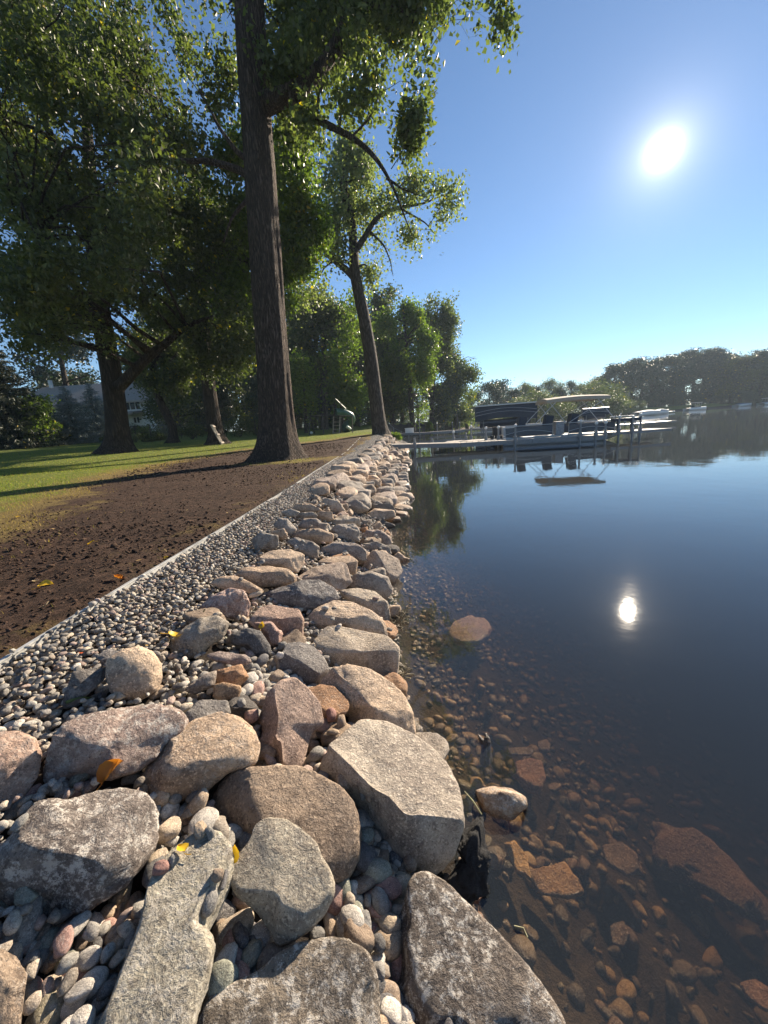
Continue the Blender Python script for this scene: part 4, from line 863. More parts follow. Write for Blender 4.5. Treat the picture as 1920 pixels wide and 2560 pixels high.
def big_tree(label, base, trunk, limbs, blobs, nl, leaf, leafmat, bark, group, cat='tree', clump=.35, per=26, hang=.2, kseg=28, r0=.06, flare=1.9, asp=.8, shell=.35, extra=None, bark_amp=.03, gate=-.22):
    """trunk / limbs: (points, radii) in world space"""
    root = empty('tree', base); base = np.array(base); tag(root, label, cat, group)
    mb = MB(); T = []
    Q, R = resample(trunk[0], trunk[1], 60)
    hgt = Q[:, 2] - base[2]; R = R * (1 + (flare - 1) * np.exp(-np.clip(hgt, 0, None) / (R[0] * .9)))
    T.append((Q, R)); mb.tube(Q - base, R, kseg)
    V = np.array(mb.v); ctr = np.repeat(Q - base, kseg, 0); dr = V - ctr; rr = np.linalg.norm(dr, axis=1, keepdims=True); u = dr / rr
    ang = np.arctan2(u[:, 1], u[:, 0]); hh = np.repeat(hgt, kseg)
    root_l = (np.sin(ang * 5 + 1) * .5 + np.sin(ang * 3 + 2.2) * .5) * np.exp(-np.clip(hh, 0, None) / .55) * .22
    amp = bark_amp * vn(np.c_[u[:, :2] * 3.2, hh * .5], 4) + bark_amp * .6 * vn(np.c_[u[:, :2] * 9., hh * .8] + 5, 4) + root_l * rr[:, 0]
    V = ctr + dr * (1 + amp[:, None] / rr); mb.v = [tuple(x) for x in V]
    for P, Rr in limbs:
        q, r_ = resample(P, Rr, 22); q = q + np.c_[vn(q * .9, 3), vn(q * .9, 6), vn(q * .9, 8)] * .10 * np.linspace(0, 1, 22)[:, None]
        T.append((q, r_)); mb.tube(q - base, r_, 10)
    branches(mb, [(q - base, r_) for q, r_ in T], [(b[0] - base[0], b[1] - base[1], b[2] - base[2]) for b in blobs if b[3] > .25], r0=r0)
    mb.build('trunk', bark, root, True)
    if nl:
        P = cloud(blobs, nl, clump, per, hang, shell=shell, gate=gate)
        if extra is not None: P = np.concatenate([P, extra])
        o = link('crown', leafmesh('crown', P - base, leaf, asp), leafmat, root)
    return root
def BL(lst, w=1.):                          # blobs given as photo spots with a distance and a pixel radius
    out = []
    for x, y, r_, Y, *k in lst:
        p, m = D(x, y, Y); out.append((*p, r_ * m * K, k[0] if k else 1.))
    return out
def PL(lst, Y):
    return [D(x, y, yy if yy else Y)[0] for x, y, yy in [(q + (None,))[:3] for q in lst]]
YB = 12.4
# 1 the great cottonwood by the bank
tb = atz(695, 1150, .6); tb[2] = sz(tb[0], tb[1]) - .05
tr = [tb, *PL([(597, 900), (592, 800), (585, 700), (577, 600), (570, 500), (562, 400), (556, 300), (549, 200), (543, 100), (540, 0), (536, -120), (520, -300)], YB)]
trr = [.56, .50, .47, .45, .435, .42, .41, .40, .40, .39, .36, .30, .2]
limbs = [(PL([(572, 225), (610, 212), (650, 192), (690, 150), (725, 110), (765, 60), (800, 10), (850, -60)], 12.1), [.26, .22, .20, .17, .15, .13, .11, .06]),
 (PL([(690, 152), (740, 60), (750, -40)], 12), [.14, .11, .07]),
 (PL([(548, 385), (520, 368), (480, 355), (440, 345), (395, 350, 13.), (350, 320, 13.4), (300, 300, 14)], 12.7), [.13, .10, .085, .075, .06, .045, .02]),
 (PL([(545, 350), (515, 335), (490, 300), (470, 270), (440, 200, 13.4)], 12.8), [.09, .07, .055, .04, .02]),
 (PL([(548, 420), (525, 440), (500, 470), (480, 520)], 13), [.08, .06, .04, .02]),
 (PL([(640, 200, 12.2), (665, 245, 12.), (700, 268, 11.8), (745, 285, 11.6), (790, 318, 11.4), (825, 360, 11.2), (860, 410, 11.), (893, 505, 10.8)], 12), [.12, .10, .085, .075, .06, .045, .03, .008]),
 (PL([(835, 385, 11.1), (870, 405, 11.), (925, 420, 11.)], 11), [.035, .02, .006]),
 (PL([(760, 295, 11.6), (800, 255, 11.5), (820, 200, 11.5), (835, 120, 11.5), (850, 60, 11.4)], 11), [.03, .02, .014, .009, .005]),
 (PL([(845, 365, 11.2), (872, 330, 11.1), (885, 280, 11.1)], 11), [.012, .008, .003]),
 (PL([(860, 405, 11.), (885, 385, 11.), (900, 355, 11)], 11), [.014, .009, .003]),
 (PL([(800, 10), (860, 20), (905, 60), (920, 120)], 11.8), [.07, .05, .03, .015])]
bl = BL([(690, 70, 75, 12.8), (625, 120, 55, 12.2), (755, 120, 60, 11.8), (700, 175, 45, 11.6), (640, 30, 65, 13.5), (790, 40, 60, 12.2), (860, 20, 50, 11.8), (720, 10, 80, 13.5), (610, 60, 34, 13.4), (590, 40, 16, 11.7),
 (900, 80, 36, 11.6, 1.8), (915, 140, 34, 11.6, 1.9), (908, 195, 26, 11.5, 2.2), (890, 245, 19, 11.5, 2.6), (880, 282, 13, 11.5, 3.4), (940, 40, 34, 11.5, 1.8), (955, 95, 22, 11.6, 2), (1045, 8, 26, 11, 2.2), (1078, 28, 15, 11, 3), (1020, -10, 26, 11, 2), (925, 0, 45, 12),
 (655, 240, 24, 11.8), (705, 232, 27, 11.7), (750, 215, 28, 11.6), (805, 170, 24, 11.6), (620, 205, 26, 12.6), (780, 200, 18, 11.6), (690, 285, 14, 11.8, 3),
 (450, 70, 38, 14, .8), (420, 110, 26, 14.2, .8), (480, 130, 38, 14, .8), (505, 50, 30, 13.8, .8), (470, 195, 32, 14.4, .8), (500, 240, 30, 14.2, .7), (395, 80, 14, 14.5), (390, 130, 14, 14.5, .8), (360, 20, 18, 15),
 (540, 20, 14, 11.7, .5), (575, 110, 14, 11.7, .5), (605, 150, 22, 12.2, .6), (640, -70, 80, 13.5), (760, -90, 100, 12.8), (480, -60, 60, 13), (880, -80, 90, 12)])
big_tree('giant furrowed cottonwood nearest the bank, its trunk crossing the whole sky', tuple(tb), (tr, trr), limbs, bl, 72000, .125, M['leaf_cotton'], M['bark'], None, gate=.0, clump=.26, per=22, hang=.28, kseg=64, r0=.045, flare=1.7, bark_amp=.03)
# 2 the leaning cottonwood at the far end of the gravel strip
Y2 = 26.
b2, _ = at(950, 1084, Y2); b2[2] = sz(b2[0], b2[1]) - .05
tr = [b2, *PL([(812, 860), (805, 800), (796, 740), (787, 690), (776, 640), (766, 590), (764, 540), (762, 480), (748, 420), (740, 350)], Y2)]
limbs = [(PL([(766, 600), (745, 580), (715, 558), (690, 530), (660, 520)], Y2), [.24, .2, .17, .12, .07]), (PL([(766, 590), (755, 570), (742, 560)], Y2), [.12, .1, .06]),
 (PL([(765, 545), (790, 510), (810, 470), (860, 447), (910, 440), (960, 420)], Y2 - .5), [.2, .17, .14, .10, .06, .03]), (PL([(762, 500), (745, 440), (735, 380), (745, 330), (760, 300)], Y2 + .5), [.18, .15, .10, .06, .03]),
 (PL([(860, 447), (890, 465), (920, 480), (945, 510)], Y2 - 1), [.07, .05, .035, .015]), (PL([(800, 500), (830, 530), (845, 570), (850, 600)], Y2 - 1), [.07, .05, .03, .01]), (PL([(725, 560), (700, 580), (690, 600)], Y2), [.06, .04, .02])]
bl = BL([(745, 325, 24, 26, 2), (775, 335, 26, 27, 2), (755, 300, 18, 26, 2), (800, 360, 22, 26, 1.6), (720, 375, 30, 25), (690, 400, 24, 27), (790, 390, 24, 26), (750, 420, 40, 27), (720, 460, 36, 25), (690, 470, 26, 27), (790, 450, 36, 26), (840, 440, 30, 25), (870, 420, 22, 25), (895, 385, 20, 24.5), (925, 400, 22, 24.5),
 (960, 385, 22, 24), (975, 420, 16, 24), (955, 445, 20, 24), (930, 480, 20, 24.5), (940, 512, 12, 24.5), (885, 500, 20, 25), (850, 480, 24, 25.5), (810, 510, 26, 26), (770, 520, 30, 27), (735, 520, 28, 25), (700, 520, 28, 26), (665, 505, 24, 27), (660, 550, 22, 26),
 (690, 575, 22, 26), (840, 540, 22, 25.5), (845, 590, 15, 25.5), (800, 580, 20, 26.5), (785, 620, 16, 26), (650, 600, 22, 26, 1.1), (690, 620, 20, 26), (660, 640, 14, 26), (985, 395, 8, 24), (985, 440, 8, 24)], 1)
big_tree('leaning cottonwood with a slim dark trunk at the end of the gravel strip', tuple(b2), (tr, [.47, .43, .41, .39, .36, .34, .32, .27, .22, .14, .05]), limbs, bl, 30000, .18, M['leaf_pale'], M['bark_far'], None, gate=.05, clump=.42, per=16, hang=.35, kseg=24, r0=.07, flare=1.35)
# 3-5 the oaks over the lawn
def oak(label, u, v, Y, tpts, radii, limbs, blobs, nl, leaf=.17, mat='leaf_oak', **kw):
    b, _ = at(u, v, Y); b[2] = sz(b[0], b[1]) - .05
    return big_tree(label, tuple(b), ([b, *PL(tpts, Y)], radii), limbs, blobs, nl, leaf, M[mat], M['bark_oak'], 'lawn trees', **kw)
r3 = np.random.default_rng(21)
def scatter(poly, n, Y0, Y1, r0, r1, w=1.):
    poly = np.array(poly, float); out = []
    lo, hi = poly.min(0), poly.max(0)
    while len(out) < n:
        q = r3.uniform(lo, hi, (40, 2)); ok = sdf(q, poly) < 0
        for a, b in q[ok]:
            if len(out) < n: out.append((a, b, r3.uniform(r0, r1), r3.uniform(Y0, Y1), w))
    return BL(out)
bl3 = scatter([(-60, -60), (225, -60), (250, 40), (300, 120), (350, 210), (400, 290), (430, 380), (400, 460), (330, 520), (300, 640), (200, 700), (120, 640), (-60, 700)], 95, 11.5, 22, 34, 62) + \
      scatter([(120, 640), (330, 560), (300, 700), (200, 760), (100, 740)], 10, 17, 21, 26, 38) + BL([(60, 720, 50, 14), (20, 650, 55, 12.5), (130, 690, 40, 15), (20, 580, 50, 13), (265, 60, 30, 17), (300, 110, 30, 16), (330, 160, 26, 16), (360, 230, 34, 16), (400, 290, 34, 16), (285, 20, 24, 16.5)])
oak('massive dark oak left of the giant cottonwood, forking low to the right', 297, 1127, 20., [(250, 880), (240, 800), (228, 740), (215, 660), (205, 560), (200, 440), (190, 300), (170, 140)], [.52, .47, .45, .42, .38, .33, .27, .2, .08],
    [(PL([(255, 838), (285, 808), (320, 770), (360, 740), (410, 700), (460, 680)], 19.5), [.28, .24, .2, .17, .11, .05]), (PL([(225, 720), (180, 640), (120, 560), (60, 500, 15)], 19), [.25, .2, .15, .08]),
     (PL([(205, 520), (280, 420, 18), (330, 350, 17), (380, 300, 16)], 19), [.2, .15, .1, .05]), (PL([(205, 560), (150, 400, 18), (90, 250, 16), (40, 120, 14)], 19), [.22, .17, .11, .05])],
    bl3, 120000, .165, clump=.36, per=30, hang=.15, kseg=28, r0=.07, asp=.6)
bl4 = scatter([(330, 420), (420, 360), (530, 380), (560, 480), (550, 640), (545, 760), (470, 790), (400, 760), (330, 700), (320, 560)], 46, 19, 27, 26, 44)
oak('straight dark oak with the wooden rack leaning on its trunk', 545, 1116, 24., [(457, 880), (448, 800), (440, 720), (430, 620), (425, 500), (430, 400)], [.42, .38, .36, .33, .28, .2, .08],
    [(PL([(450, 800), (490, 740), (530, 700)], 23.5), [.16, .12, .05]), (PL([(440, 760), (400, 700), (370, 650)], 24), [.16, .12, .05]), (PL([(435, 640), (480, 560), (520, 500)], 24), [.16, .11, .05])],
    bl4, 60000, .19, clump=.4, per=26, hang=.15, r0=.07, asp=.6)
bl5 = scatter([(290, 700), (360, 660), (430, 700), (430, 790), (390, 850), (330, 840), (290, 780)], 20, 26, 30, 14, 26)
oak('small crooked tree leaning left between the two dark oaks', 434, 1110, 28., [(372, 920), (352, 880), (335, 840), (330, 800), (345, 750)], [.30, .27, .25, .22, .17, .08],
    [(PL([(335, 840), (360, 790), (390, 760)], 28), [.12, .09, .04])], bl5, 26000, .2, mat='leaf_oak', clump=.38, per=20, hang=.15, r0=.05, asp=.6)
bl6 = BL([(625, 265, 30, 17), (650, 240, 24, 17), (640, 330, 30, 19), (650, 400, 34, 19), (660, 460, 34, 20), (640, 520, 34, 20), (655, 560, 24, 20), (615, 590, 26, 21), (500, 560, 30, 21), (520, 620, 32, 21), (500, 680, 30, 22), (530, 500, 28, 20), (520, 440, 26, 20), (600, 480, 30, 22), (480, 620, 26, 21),
 (530, 690, 26, 22), (580, 330, 40, 21), (580, 420, 40, 22), (590, 540, 40, 22), (690, 500, 16, 20), (615, 640, 18, 20), (470, 400, 30, 19), (500, 330, 30, 18), (530, 290, 26, 18)])
oak('bright yellow-green backlit tree hidden behind the giant cottonwood trunk', 715, 1104, 23., [(612, 860), (606, 760), (598, 640), (592, 540), (590, 420), (600, 320)], [.26, .24, .22, .2, .16, .11, .04],
    [(PL([(598, 640), (560, 580), (520, 540)], 22), [.12, .09, .04]), (PL([(594, 580), (630, 500), (655, 430)], 22), [.12, .09, .04])], bl6, 46000, .17, mat='leaf_bright', clump=.36, per=20, hang=.25, r0=.05)
# tall trees beyond, right of the giant: each with its own crown
def mid(label, bx, by, Y, top, blobs, nl, leaf=.34, mat='leaf_cotton', tr_=.4, asp=.8, clump=.7, **kw):
    b, _ = D(bx, by, Y); b[2] = sz(b[0], b[1]) - .1
    T = [b] + PL([(bx + (q[0] - bx) * .5, by + (q[1] - by) * .5) for q in [top]], Y) + PL([top], Y)
    rb_ = np.random.default_rng(int(bx)); nb_ = []
    for a_, c_, r_, y_ in [q[:4] for q in blobs]:
        for _ in range(4): nb_.append((a_ + rb_.normal() * r_ * .6, c_ + rb_.normal() * r_ * .6, r_ * rb_.uniform(.35, .65), y_ + rb_.normal() * r_ * .05))
    big_tree(label, tuple(b), (T, [tr_, tr_ * .7, tr_ * .15]), [], BL(nb_), int(nl * 1.35), leaf, M[mat], M['bark_far'], 'tall trees on the far part of the near shore', clump=clump, per=22, hang=.8, gate=-.02, kseg=12, r0=.09, flare=1.3, asp=asp, **kw)
mid('tall cottonwood with a broken leafy top at the right end of the tree row', 930, 905, 66, (945, 660), [(950, 660, 22, 66), (970, 680, 22, 65), (935, 690, 26, 66), (985, 710, 15, 65), (925, 720, 26, 68), (965, 740, 26, 66), (940, 780, 26, 64), (960, 790, 26, 66), (930, 830, 26, 66), (945, 860, 20, 64)], 24000)
mid('rounded cottonwood leaning over the water, outermost of the tree row', 985, 905, 72, (985, 770), [(975, 770, 26, 72), (1000, 790, 22, 70), (1015, 805, 13, 70), (990, 830, 26, 72), (965, 840, 24, 72), (1000, 850, 20, 70), (980, 880, 20, 70), (955, 870, 20, 74)], 18000)
mid('leafy cottonwood with drooping yellow-green boughs above the far dock', 893, 925, 52, (870, 650), [(865, 670, 26, 52), (890, 700, 28, 51), (850, 720, 26, 53), (905, 740, 24, 50), (880, 770, 30, 51), (915, 790, 20, 50), (860, 800, 26, 53), (895, 830, 24, 50), (910, 860, 16, 50), (890, 880, 12, 50), (850, 760, 24, 53)], 34000, .28, mat='leaf_bright')
mid('dark broad tree directly behind the leaning cottonwood', 850, 925, 58, (830, 650), [(820, 660, 24, 58), (840, 690, 26, 58), (810, 720, 28, 60), (840, 760, 30, 58), (800, 780, 28, 60), (830, 820, 30, 58), (850, 860, 28, 57), (820, 880, 26, 60), (870, 850, 20, 57)], 26000, .32, 'leaf_oak')
mid('dense dark oak behind the play set, with sky gaps in its crown', 700, 925, 44, (700, 640), [(650, 680, 26, 44), (690, 665, 26, 43), (730, 660, 26, 45), (670, 720, 28, 44), (720, 710, 30, 44), (750, 730, 26, 43), (640, 740, 24, 45), (700, 770, 30, 45), (745, 790, 26, 45), (655, 800, 24, 45), (690, 640, 16, 43)], 30000, .26, 'leaf_oak')
mid('tree with hanging yellow-green sprays left of the leaning trunk', 745, 920, 40, (760, 700), [(775, 700, 20, 38), (745, 760, 22, 38), (755, 800, 20, 38), (740, 830, 18, 38), (775, 770, 18, 38), (765, 840, 14, 38), (780, 660, 20, 38), (748, 860, 8, 38)], 14000, .24, 'leaf_bright', .25)
mid('young bright tree beside the foot of the giant cottonwood trunk', 660, 925, 36, (655, 760), [(640, 770, 16, 35), (660, 790, 18, 35), (650, 830, 20, 36), (670, 850, 16, 36), (640, 870, 16, 36), (668, 810, 14, 35)], 10000, .2, 'leaf_bright', .15, clump=.5)
mid('small leafy tree at the water under the tree row', 1010, 905, 76, (1000, 880), [(1000, 880, 12, 76), (1015, 890, 9, 75), (985, 892, 10, 76)], 3000, .34)
# a dark wood behind the lawn: shared crowns
def kind_mesh(seed, h, wdt, nl, leaf, lo=.15, nb=26, asp=.7):
    r = np.random.default_rng(seed); bl = []
    for i in range(nb):
        z = h * (lo + (1 - lo) * ((i + .5) / nb)); rad = wdt * math.sin(math.pi * min(1, .12 + .86 * (z / h)) ** 1.25) + .3
        a = r.uniform(0, 6.28); q = rad * r.uniform(.3, .95); bl.append((math.cos(a) * q, math.sin(a) * q, z, r.uniform(.16, .30) * wdt, 1))
    P = cloud(bl, nl, .16 * wdt, 24, .1 * wdt, r); cm = leafmesh('crown', P, leaf, asp, r=r)
    mb = MB(); Q = [(0, 0, -.2), (r.uniform(-.2, .2), r.uniform(-.2, .2), h * .35), (r.uniform(-.5, .5), r.uniform(-.5, .5), h * .9)]
    Q, R = resample(Q, [h * .022, h * .017, h * .004], 10); mb.tube(Q, R, 9); branches(mb, [(Q, R)], bl[::2], r, r0=h * .004)
    return mesh('trunk', mb.v, mb.f, True), cm
KM = {}
for nm, (seed, h, w, nl, lf, lo, mt) in dict(broad=(1, 14, 5.2, 15000, .30, .12, 'leaf_oak'), tall=(2, 18, 5.2, 18000, .36, .0, 'leaf_far'), round=(3, 10, 5., 12000, .34, .0, 'leaf_far'), low=(4, 7, 4.6, 8000, .28, 0, 'leaf_sage'), poplar=(5, 20, 4.4, 16000, .38, .0, 'leaf_far')).items():
    a, b = kind_mesh(seed, h, w, nl, lf, lo); a.materials.append(M['bark_far']); b.materials.append(M[mt]); KM[nm] = (a, b, h)
def plant(kind, x, y, h, label, group, wide=1., z=None):
    a, b, h0 = KM[kind]; root = empty('tree', (x, y, sz(x, y) - .1 if z is None else z), rng.uniform(0, 6.28)); s = h / h0; root.scale = (s * wide, s * wide, s)
    link('trunk', a, None, root); link('crown', b, None, root); tag(root, label, 'tree', group); return root
BK = [(-25, 62, 'broad', 16, 'broad dark tree in the wood left of the house'), (-55, 40, 'broad', 17, 'spreading tree at the far left beyond the lawn'), (-47, 62, 'tall', 22, 'tall tree rising behind the house roof'), (-36, 70, 'tall', 23, 'tallest tree behind the right end of the house'),
      (-26, 58, 'broad', 18, 'broad tree right of the house'), (-20, 66, 'tall', 22, 'tall tree in the wood between the two oaks'), (-15, 52, 'broad', 15, 'dark tree in the wood left of the giant trunk'), (-10, 62, 'tall', 20, 'tall dark tree behind the giant trunk'), (-5.5, 56, 'broad', 15, 'dark spreading tree behind the play set'),
      (-1.5, 70, 'tall', 18, 'far tree seen between play set and leaning trunk'), (-62, 55, 'tall', 21, 'tall tree at the left edge behind the fir'), (-42, 34, 'broad', 13, 'dark tree shading the left end of the lawn'), (-22, 44, 'broad', 11, 'low dark tree beside the white house wall'), (4.4, 70, 'tall', 17, 'tall tree filling the gap above the cove dock'), (9.5, 68, 'tall', 15, 'tree filling the gap right of the drooping cottonwood'), (3, 80, 'broad', 13, 'tree in the back row behind the drooping cottonwood'), (9, 88, 'broad', 12, 'tree in the back row behind the far dock')]
for i_, (x_, y_) in enumerate([(-95, 70), (-80, 78), (-68, 84), (-57, 80), (-46, 88), (-36, 84), (-27, 86), (-19, 84), (-12, 82), (-6, 88), (-1, 92), (-24, 56), (-13, 46), (-5, 50), (-88, 60), (-20, 50), (-44, 42), (-62, 62), (-52, 74)]): BK.append((x_, y_, 'round', (12 if y_ > 60 else 6) + i_ % 3, f'rounded tree of the understorey behind the lawn, {ordinal(i_)} from the left end'))
for x, y, k, h, lab in BK: plant(k, x, y, h, lab, 'wood behind the lawn', rng.uniform(.95, 1.2))
# far shore, right of the docks
FS = []
def fs(u, topv, Y, kind, lab, wide=1.):
    p, m = at(u, 1040, Y); hz = 1280 - 960 * (.2215 + .069 * (u - 960) / 960); d = ray(u, topv); zt = H + d[2] * Y / d[1]
    g = sz(p[0], Y); plant(kind, p[0], Y, max(2.5, zt - g + .3), lab, 'trees on the far shore', wide)
names = ['crown', 'dome', 'tuft', 'clump']
q = [(1195, 985, 104, 'round'), (1225, 962, 112, 'round'), (1258, 955, 118, 'round'), (1290, 975, 116, 'round'), (1318, 960, 124, 'broad'), (1345, 968, 126, 'round'), (1378, 950, 126, 'broad'), (1402, 972, 124, 'round'), (1425, 952, 132, 'tall'), (1455, 962, 132, 'broad'), (1478, 955, 140, 'broad'),
     (1505, 935, 142, 'tall'), (1528, 915, 145, 'poplar'), (1552, 908, 150, 'tall'), (1575, 900, 152, 'poplar'), (1600, 905, 155, 'tall'), (1624, 892, 158, 'tall'), (1650, 895, 160, 'poplar'), (1676, 888, 162, 'tall'), (1702, 880, 165, 'poplar'), (1728, 876, 168, 'tall'), (1752, 878, 168, 'tall'), (1776, 874, 165, 'poplar'), (1800, 885, 160, 'tall'), (1822, 890, 155, 'tall'), (1846, 895, 150, 'broad'), (1868, 888, 150, 'tall'), (1892, 878, 150, 'poplar'), (1915, 875, 150, 'tall'), (1940, 880, 150, 'tall')]
for i, (u, v, Y, k) in enumerate(q):
    fs(u, v, Y, k, f'tree in the hazy far-shore wood, {ordinal(i)} from its left end above the boats', 1.35 if u < 1500 else 1.75)
for i, (u, v, Y) in enumerate([(1010, 1040, 92), (1040, 1035, 96), (1075, 1030, 98), (1105, 1025, 100), (1140, 1020, 102), (1170, 1015, 104)]): fs(u, v, Y, 'low', f'low tree at the back of the cove, {ordinal(i)} from the left', 1.5)
q = [(1210, 1020, 98, 'low'), (1300, 1000, 106, 'low'), (1340, 985, 100, 'low'), (1372, 1000, 102, 'low'), (1400, 1015, 104, 'low'), (1440, 1000, 106, 'round'), (1490, 962, 112, 'low'), (1525, 985, 114, 'low'), (1560, 1002, 118, 'low'), (1592, 1006, 124, 'low'), (1630, 990, 140, 'round'), (1680, 985, 150, 'round'), (1740, 985, 154, 'round'), (1800, 985, 150, 'round'), (1860, 985, 142, 'round'), (1910, 990, 142, 'round')]
for i, (u, v, Y, k) in enumerate(q):
    fs(u, v, Y, k, f'rounded pale bush or low tree at the far water edge, {ordinal(i)} from the left', 1.3)
# conifers
def conifer(label, x, y, h, w, mat, layers=26, dens=1., droop=.25, group=None):
    root = empty('spruce', (x, y, sz(x, y) - .05)); tag(root, label, 'conifer', group); r = np.random.default_rng(int(abs(x * 31 + y * 7)))
    MB().tube([(0, 0, 0), (0, 0, h * .97)], [h * .022, .01], 8).build('trunk', M['bark_far'], root, True)
    P = []; Dd = []
    for i in range(layers):
        f = i / layers; z = h * (.03 + .95 * f); R = w * (1 - f) ** .85 * r.uniform(.85, 1.1) + .08; nb = int(9 + 10 * (1 - f))
        for k in range(nb):
            a = r.uniform(0, 6.28); rr = R * r.uniform(.75, 1.08); m = int(max(5, rr * 26 * dens))
            t_ = r.uniform(.12, 1, m); q_ = np.c_[np.cos(a) * t_ * rr, np.sin(a) * t_ * rr, z - droop * rr * t_ + .12 * rr * t_ ** 3 * 2] + r.normal(size=(m, 3)) * [.07, .07, .035] * (1 + rr * .3)
            P.append(q_); dd = np.tile([math.cos(a), math.sin(a), -.15], (m, 1)) + r.normal(size=(m, 3)) * .55; Dd.append(dd)
    P = np.concatenate(P); d = unit(np.concatenate(Dd)); s = unit(np.cross(d, r.normal(size=d.shape))); L = .20 if mat != 'needle' else .34
    V = np.stack([P - d * L / 2, P + s * L * .11, P + d * L / 2, P - s * L * .11], 1).reshape(-1, 3)
    link('crown', mesh('crown', V, np.arange(len(V)).reshape(-1, 4), False), M[mat], root); return root
for (u, Y, topv, w, mat, lab) in [(128, 33, 985, 2.0, 'needle_blue', 'small blue spruce, leftmost of the three in front of the house'), (190, 34, 955, 2.4, 'needle_blue', 'middle blue spruce with a spire above the roof eave'), (252, 35, 948, 2.2, 'needle_blue', 'blue spruce half hidden behind the massive oak trunk'), (30, 30, 800, 3.4, 'needle', 'dark broad fir at the left edge of the photo')]:
    p, _ = at(u, 1100, Y); d = ray(u, topv); zt = H + d[2] * Y / d[1]; conifer(lab, p[0], Y, zt - sz(p[0], Y), w, mat, dens=1.6, group='conifers in front of the house')
# shrubs
def shrub(u, v, w, h, Y, mat, lab, leaf=.14, nl=3500, name='shrub'):
    p, m = at(u, v, Y); R = w * m / 2; z0 = sz(p[0], Y); hh = h * m; r = np.random.default_rng(int(u))
    root = empty(name, (p[0], Y, z0)); tag(root, lab, 'shrub', 'garden shrubs')
    bl = [(r.uniform(-.6, .6) * R, r.uniform(-.5, .5) * R, hh * r.uniform(.2, .75), R * .45, 1) for _ in range(9)]
    P = cloud(bl, nl, R * .16, 20, 0, r); P = P[P[:, 2] > .02]; link('foliage', leafmesh('foliage', P, leaf, .6, 0, .8, r), M[mat], root)
    mb = MB(); [mb.tube([(0, 0, -.05), (b[0] * .5, b[1] * .5, b[2] * .5), b[:3]], [.03, .02, .006], 5) for b in bl]; mb.build('stems', M['bark_far'], root, True)
for a in [(80, 1010, 115, 165, 31, 'leaf_bright', 'large sunlit yellow-green bush left of the blue spruces', .2, 12000), (175, 985, 60, 45, 40, 'leaf_bright', 'yellow-green bush top between spruces and roof'), (985, 1082, 36, 24, 27.5, 'leaf_bright', 'bright yellow-green bush at the foot of the leaning cottonwood', .1, 5000),
          (275, 1105, 34, 22, 31, 'leaf_oak', 'small clipped bush left of the massive oak base'), (330, 1103, 34, 22, 31, 'leaf_sage', 'small grey-green bush right of the massive oak base'), (370, 1104, 30, 20, 31, 'leaf_oak', 'rounded clipped bush, nearest to the crooked tree'), (400, 1100, 34, 22, 33, 'leaf_oak', 'dark low bush behind the crooked tree trunk'),
          (352, 1072, 50, 28, 38, 'leaf_bright', 'reddish green shrub below the white house door', .14, 3000), (395, 1085, 70, 18, 37, 'leaf_sage', 'pale flowering hedge in front of the house'), (480, 1092, 60, 40, 33, 'leaf_oak', 'dark hedge bush left of the straight oak'), (345, 1092, 60, 26, 42, 'leaf_oak', 'dark bush against the foot of the white house wall'), (600, 1090, 70, 45, 34, 'leaf_oak', 'dark hedge bush right of the straight oak'),
          (650, 1092, 60, 42, 36, 'leaf_oak', 'dark hedge bush touching the giant trunk on the left'), (30, 1100, 70, 40, 33, 'leaf_oak', 'dark shrub at the left edge of the lawn'), (100, 1105, 60, 26, 33, 'leaf_oak', 'reddish brown low shrub under the yellow-green bush'), (1068, 1062, 30, 60, 56, 'leaf_bright', 'sunlit bush hanging over the cove beside the far dock', .26, 6000),
          (780, 1065, 90, 34, 48, 'leaf_oak', 'dark bush behind the swing frame'), (900, 1068, 70, 40, 48, 'leaf_far', 'hedge behind the slide'), (1140, 1060, 90, 22, 78, 'leaf_bright', 'low sunlit bush along the far bank of the cove', .3, 5000)]: shrub(*a)
# ------------------------------------------------------------------ house
M['siding'] = plain('white_siding', (.80, .79, .75), .6, var=.08); M['trim'] = plain('white_trim', (.75, .75, .72), .5, var=.06); M['shingle'] = plain('brown_shingle', (.40, .34, .28), .9, scale=30, var=.3, bump=.6)
t = NT('dark_glass'); M['glass'] = t.done(t.bsdf((.02, .025, .03), .05, spec=.8))
M['grey_paint'] = plain('grey_paint', (.30, .31, .33), .6); M['wood'] = plain('weathered_wood', (.34, .29, .24), .85, scale=10, var=.35, bump=.5); M['darkwood'] = plain('dark_timber', (.06, .05, .045), .85, var=.4)
M['deckboard'] = plain('dock_boards', (.46, .41, .35), .8, scale=6, var=.2, bump=.4); M['alu'] = plain('aluminium_frame', (.20, .215, .23), .6, metal=.1, var=.1); M['canvas_dark'] = plain('navy_canvas', (.030, .042, .065), .8, var=.2); M['canvas_tan'] = plain('tan_canvas', (.42, .37, .30), .9, var=.12)
M['canvas_white'] = plain('white_vinyl_and_lit_deck', (.72, .72, .70), .5, var=.05); M['navy'] = plain('navy_gelcoat', (.028, .04, .07), .3, var=.1); M['silver'] = plain('silver_trim', (.46, .48, .50), .4, metal=.3, var=.05); M['blue_canvas'] = plain('blue_cover', (.05, .16, .26), .7)
M['green_plastic'] = plain('green_slide_plastic', (.03, .10, .07), .35, var=.15, bump=.05); M['light_green'] = plain('pale_panel', (.50, .55, .45), .5); M['black'] = plain('black_rubber', (.02, .02, .022), .7)
M['rope'] = plain('grey_net', (.18, .17, .16), .9)
Yh = 52.; pA, _ = at(60, 1060, Yh); pB, _ = at(392, 1060, Yh); x0, x1 = pA[0], pB[0]
gz_ = sz((x0 + x1) / 2, Yh) - .2
def zat(u, v, Y): d = ray(u, v); return H + d[2] * Y / d[1]
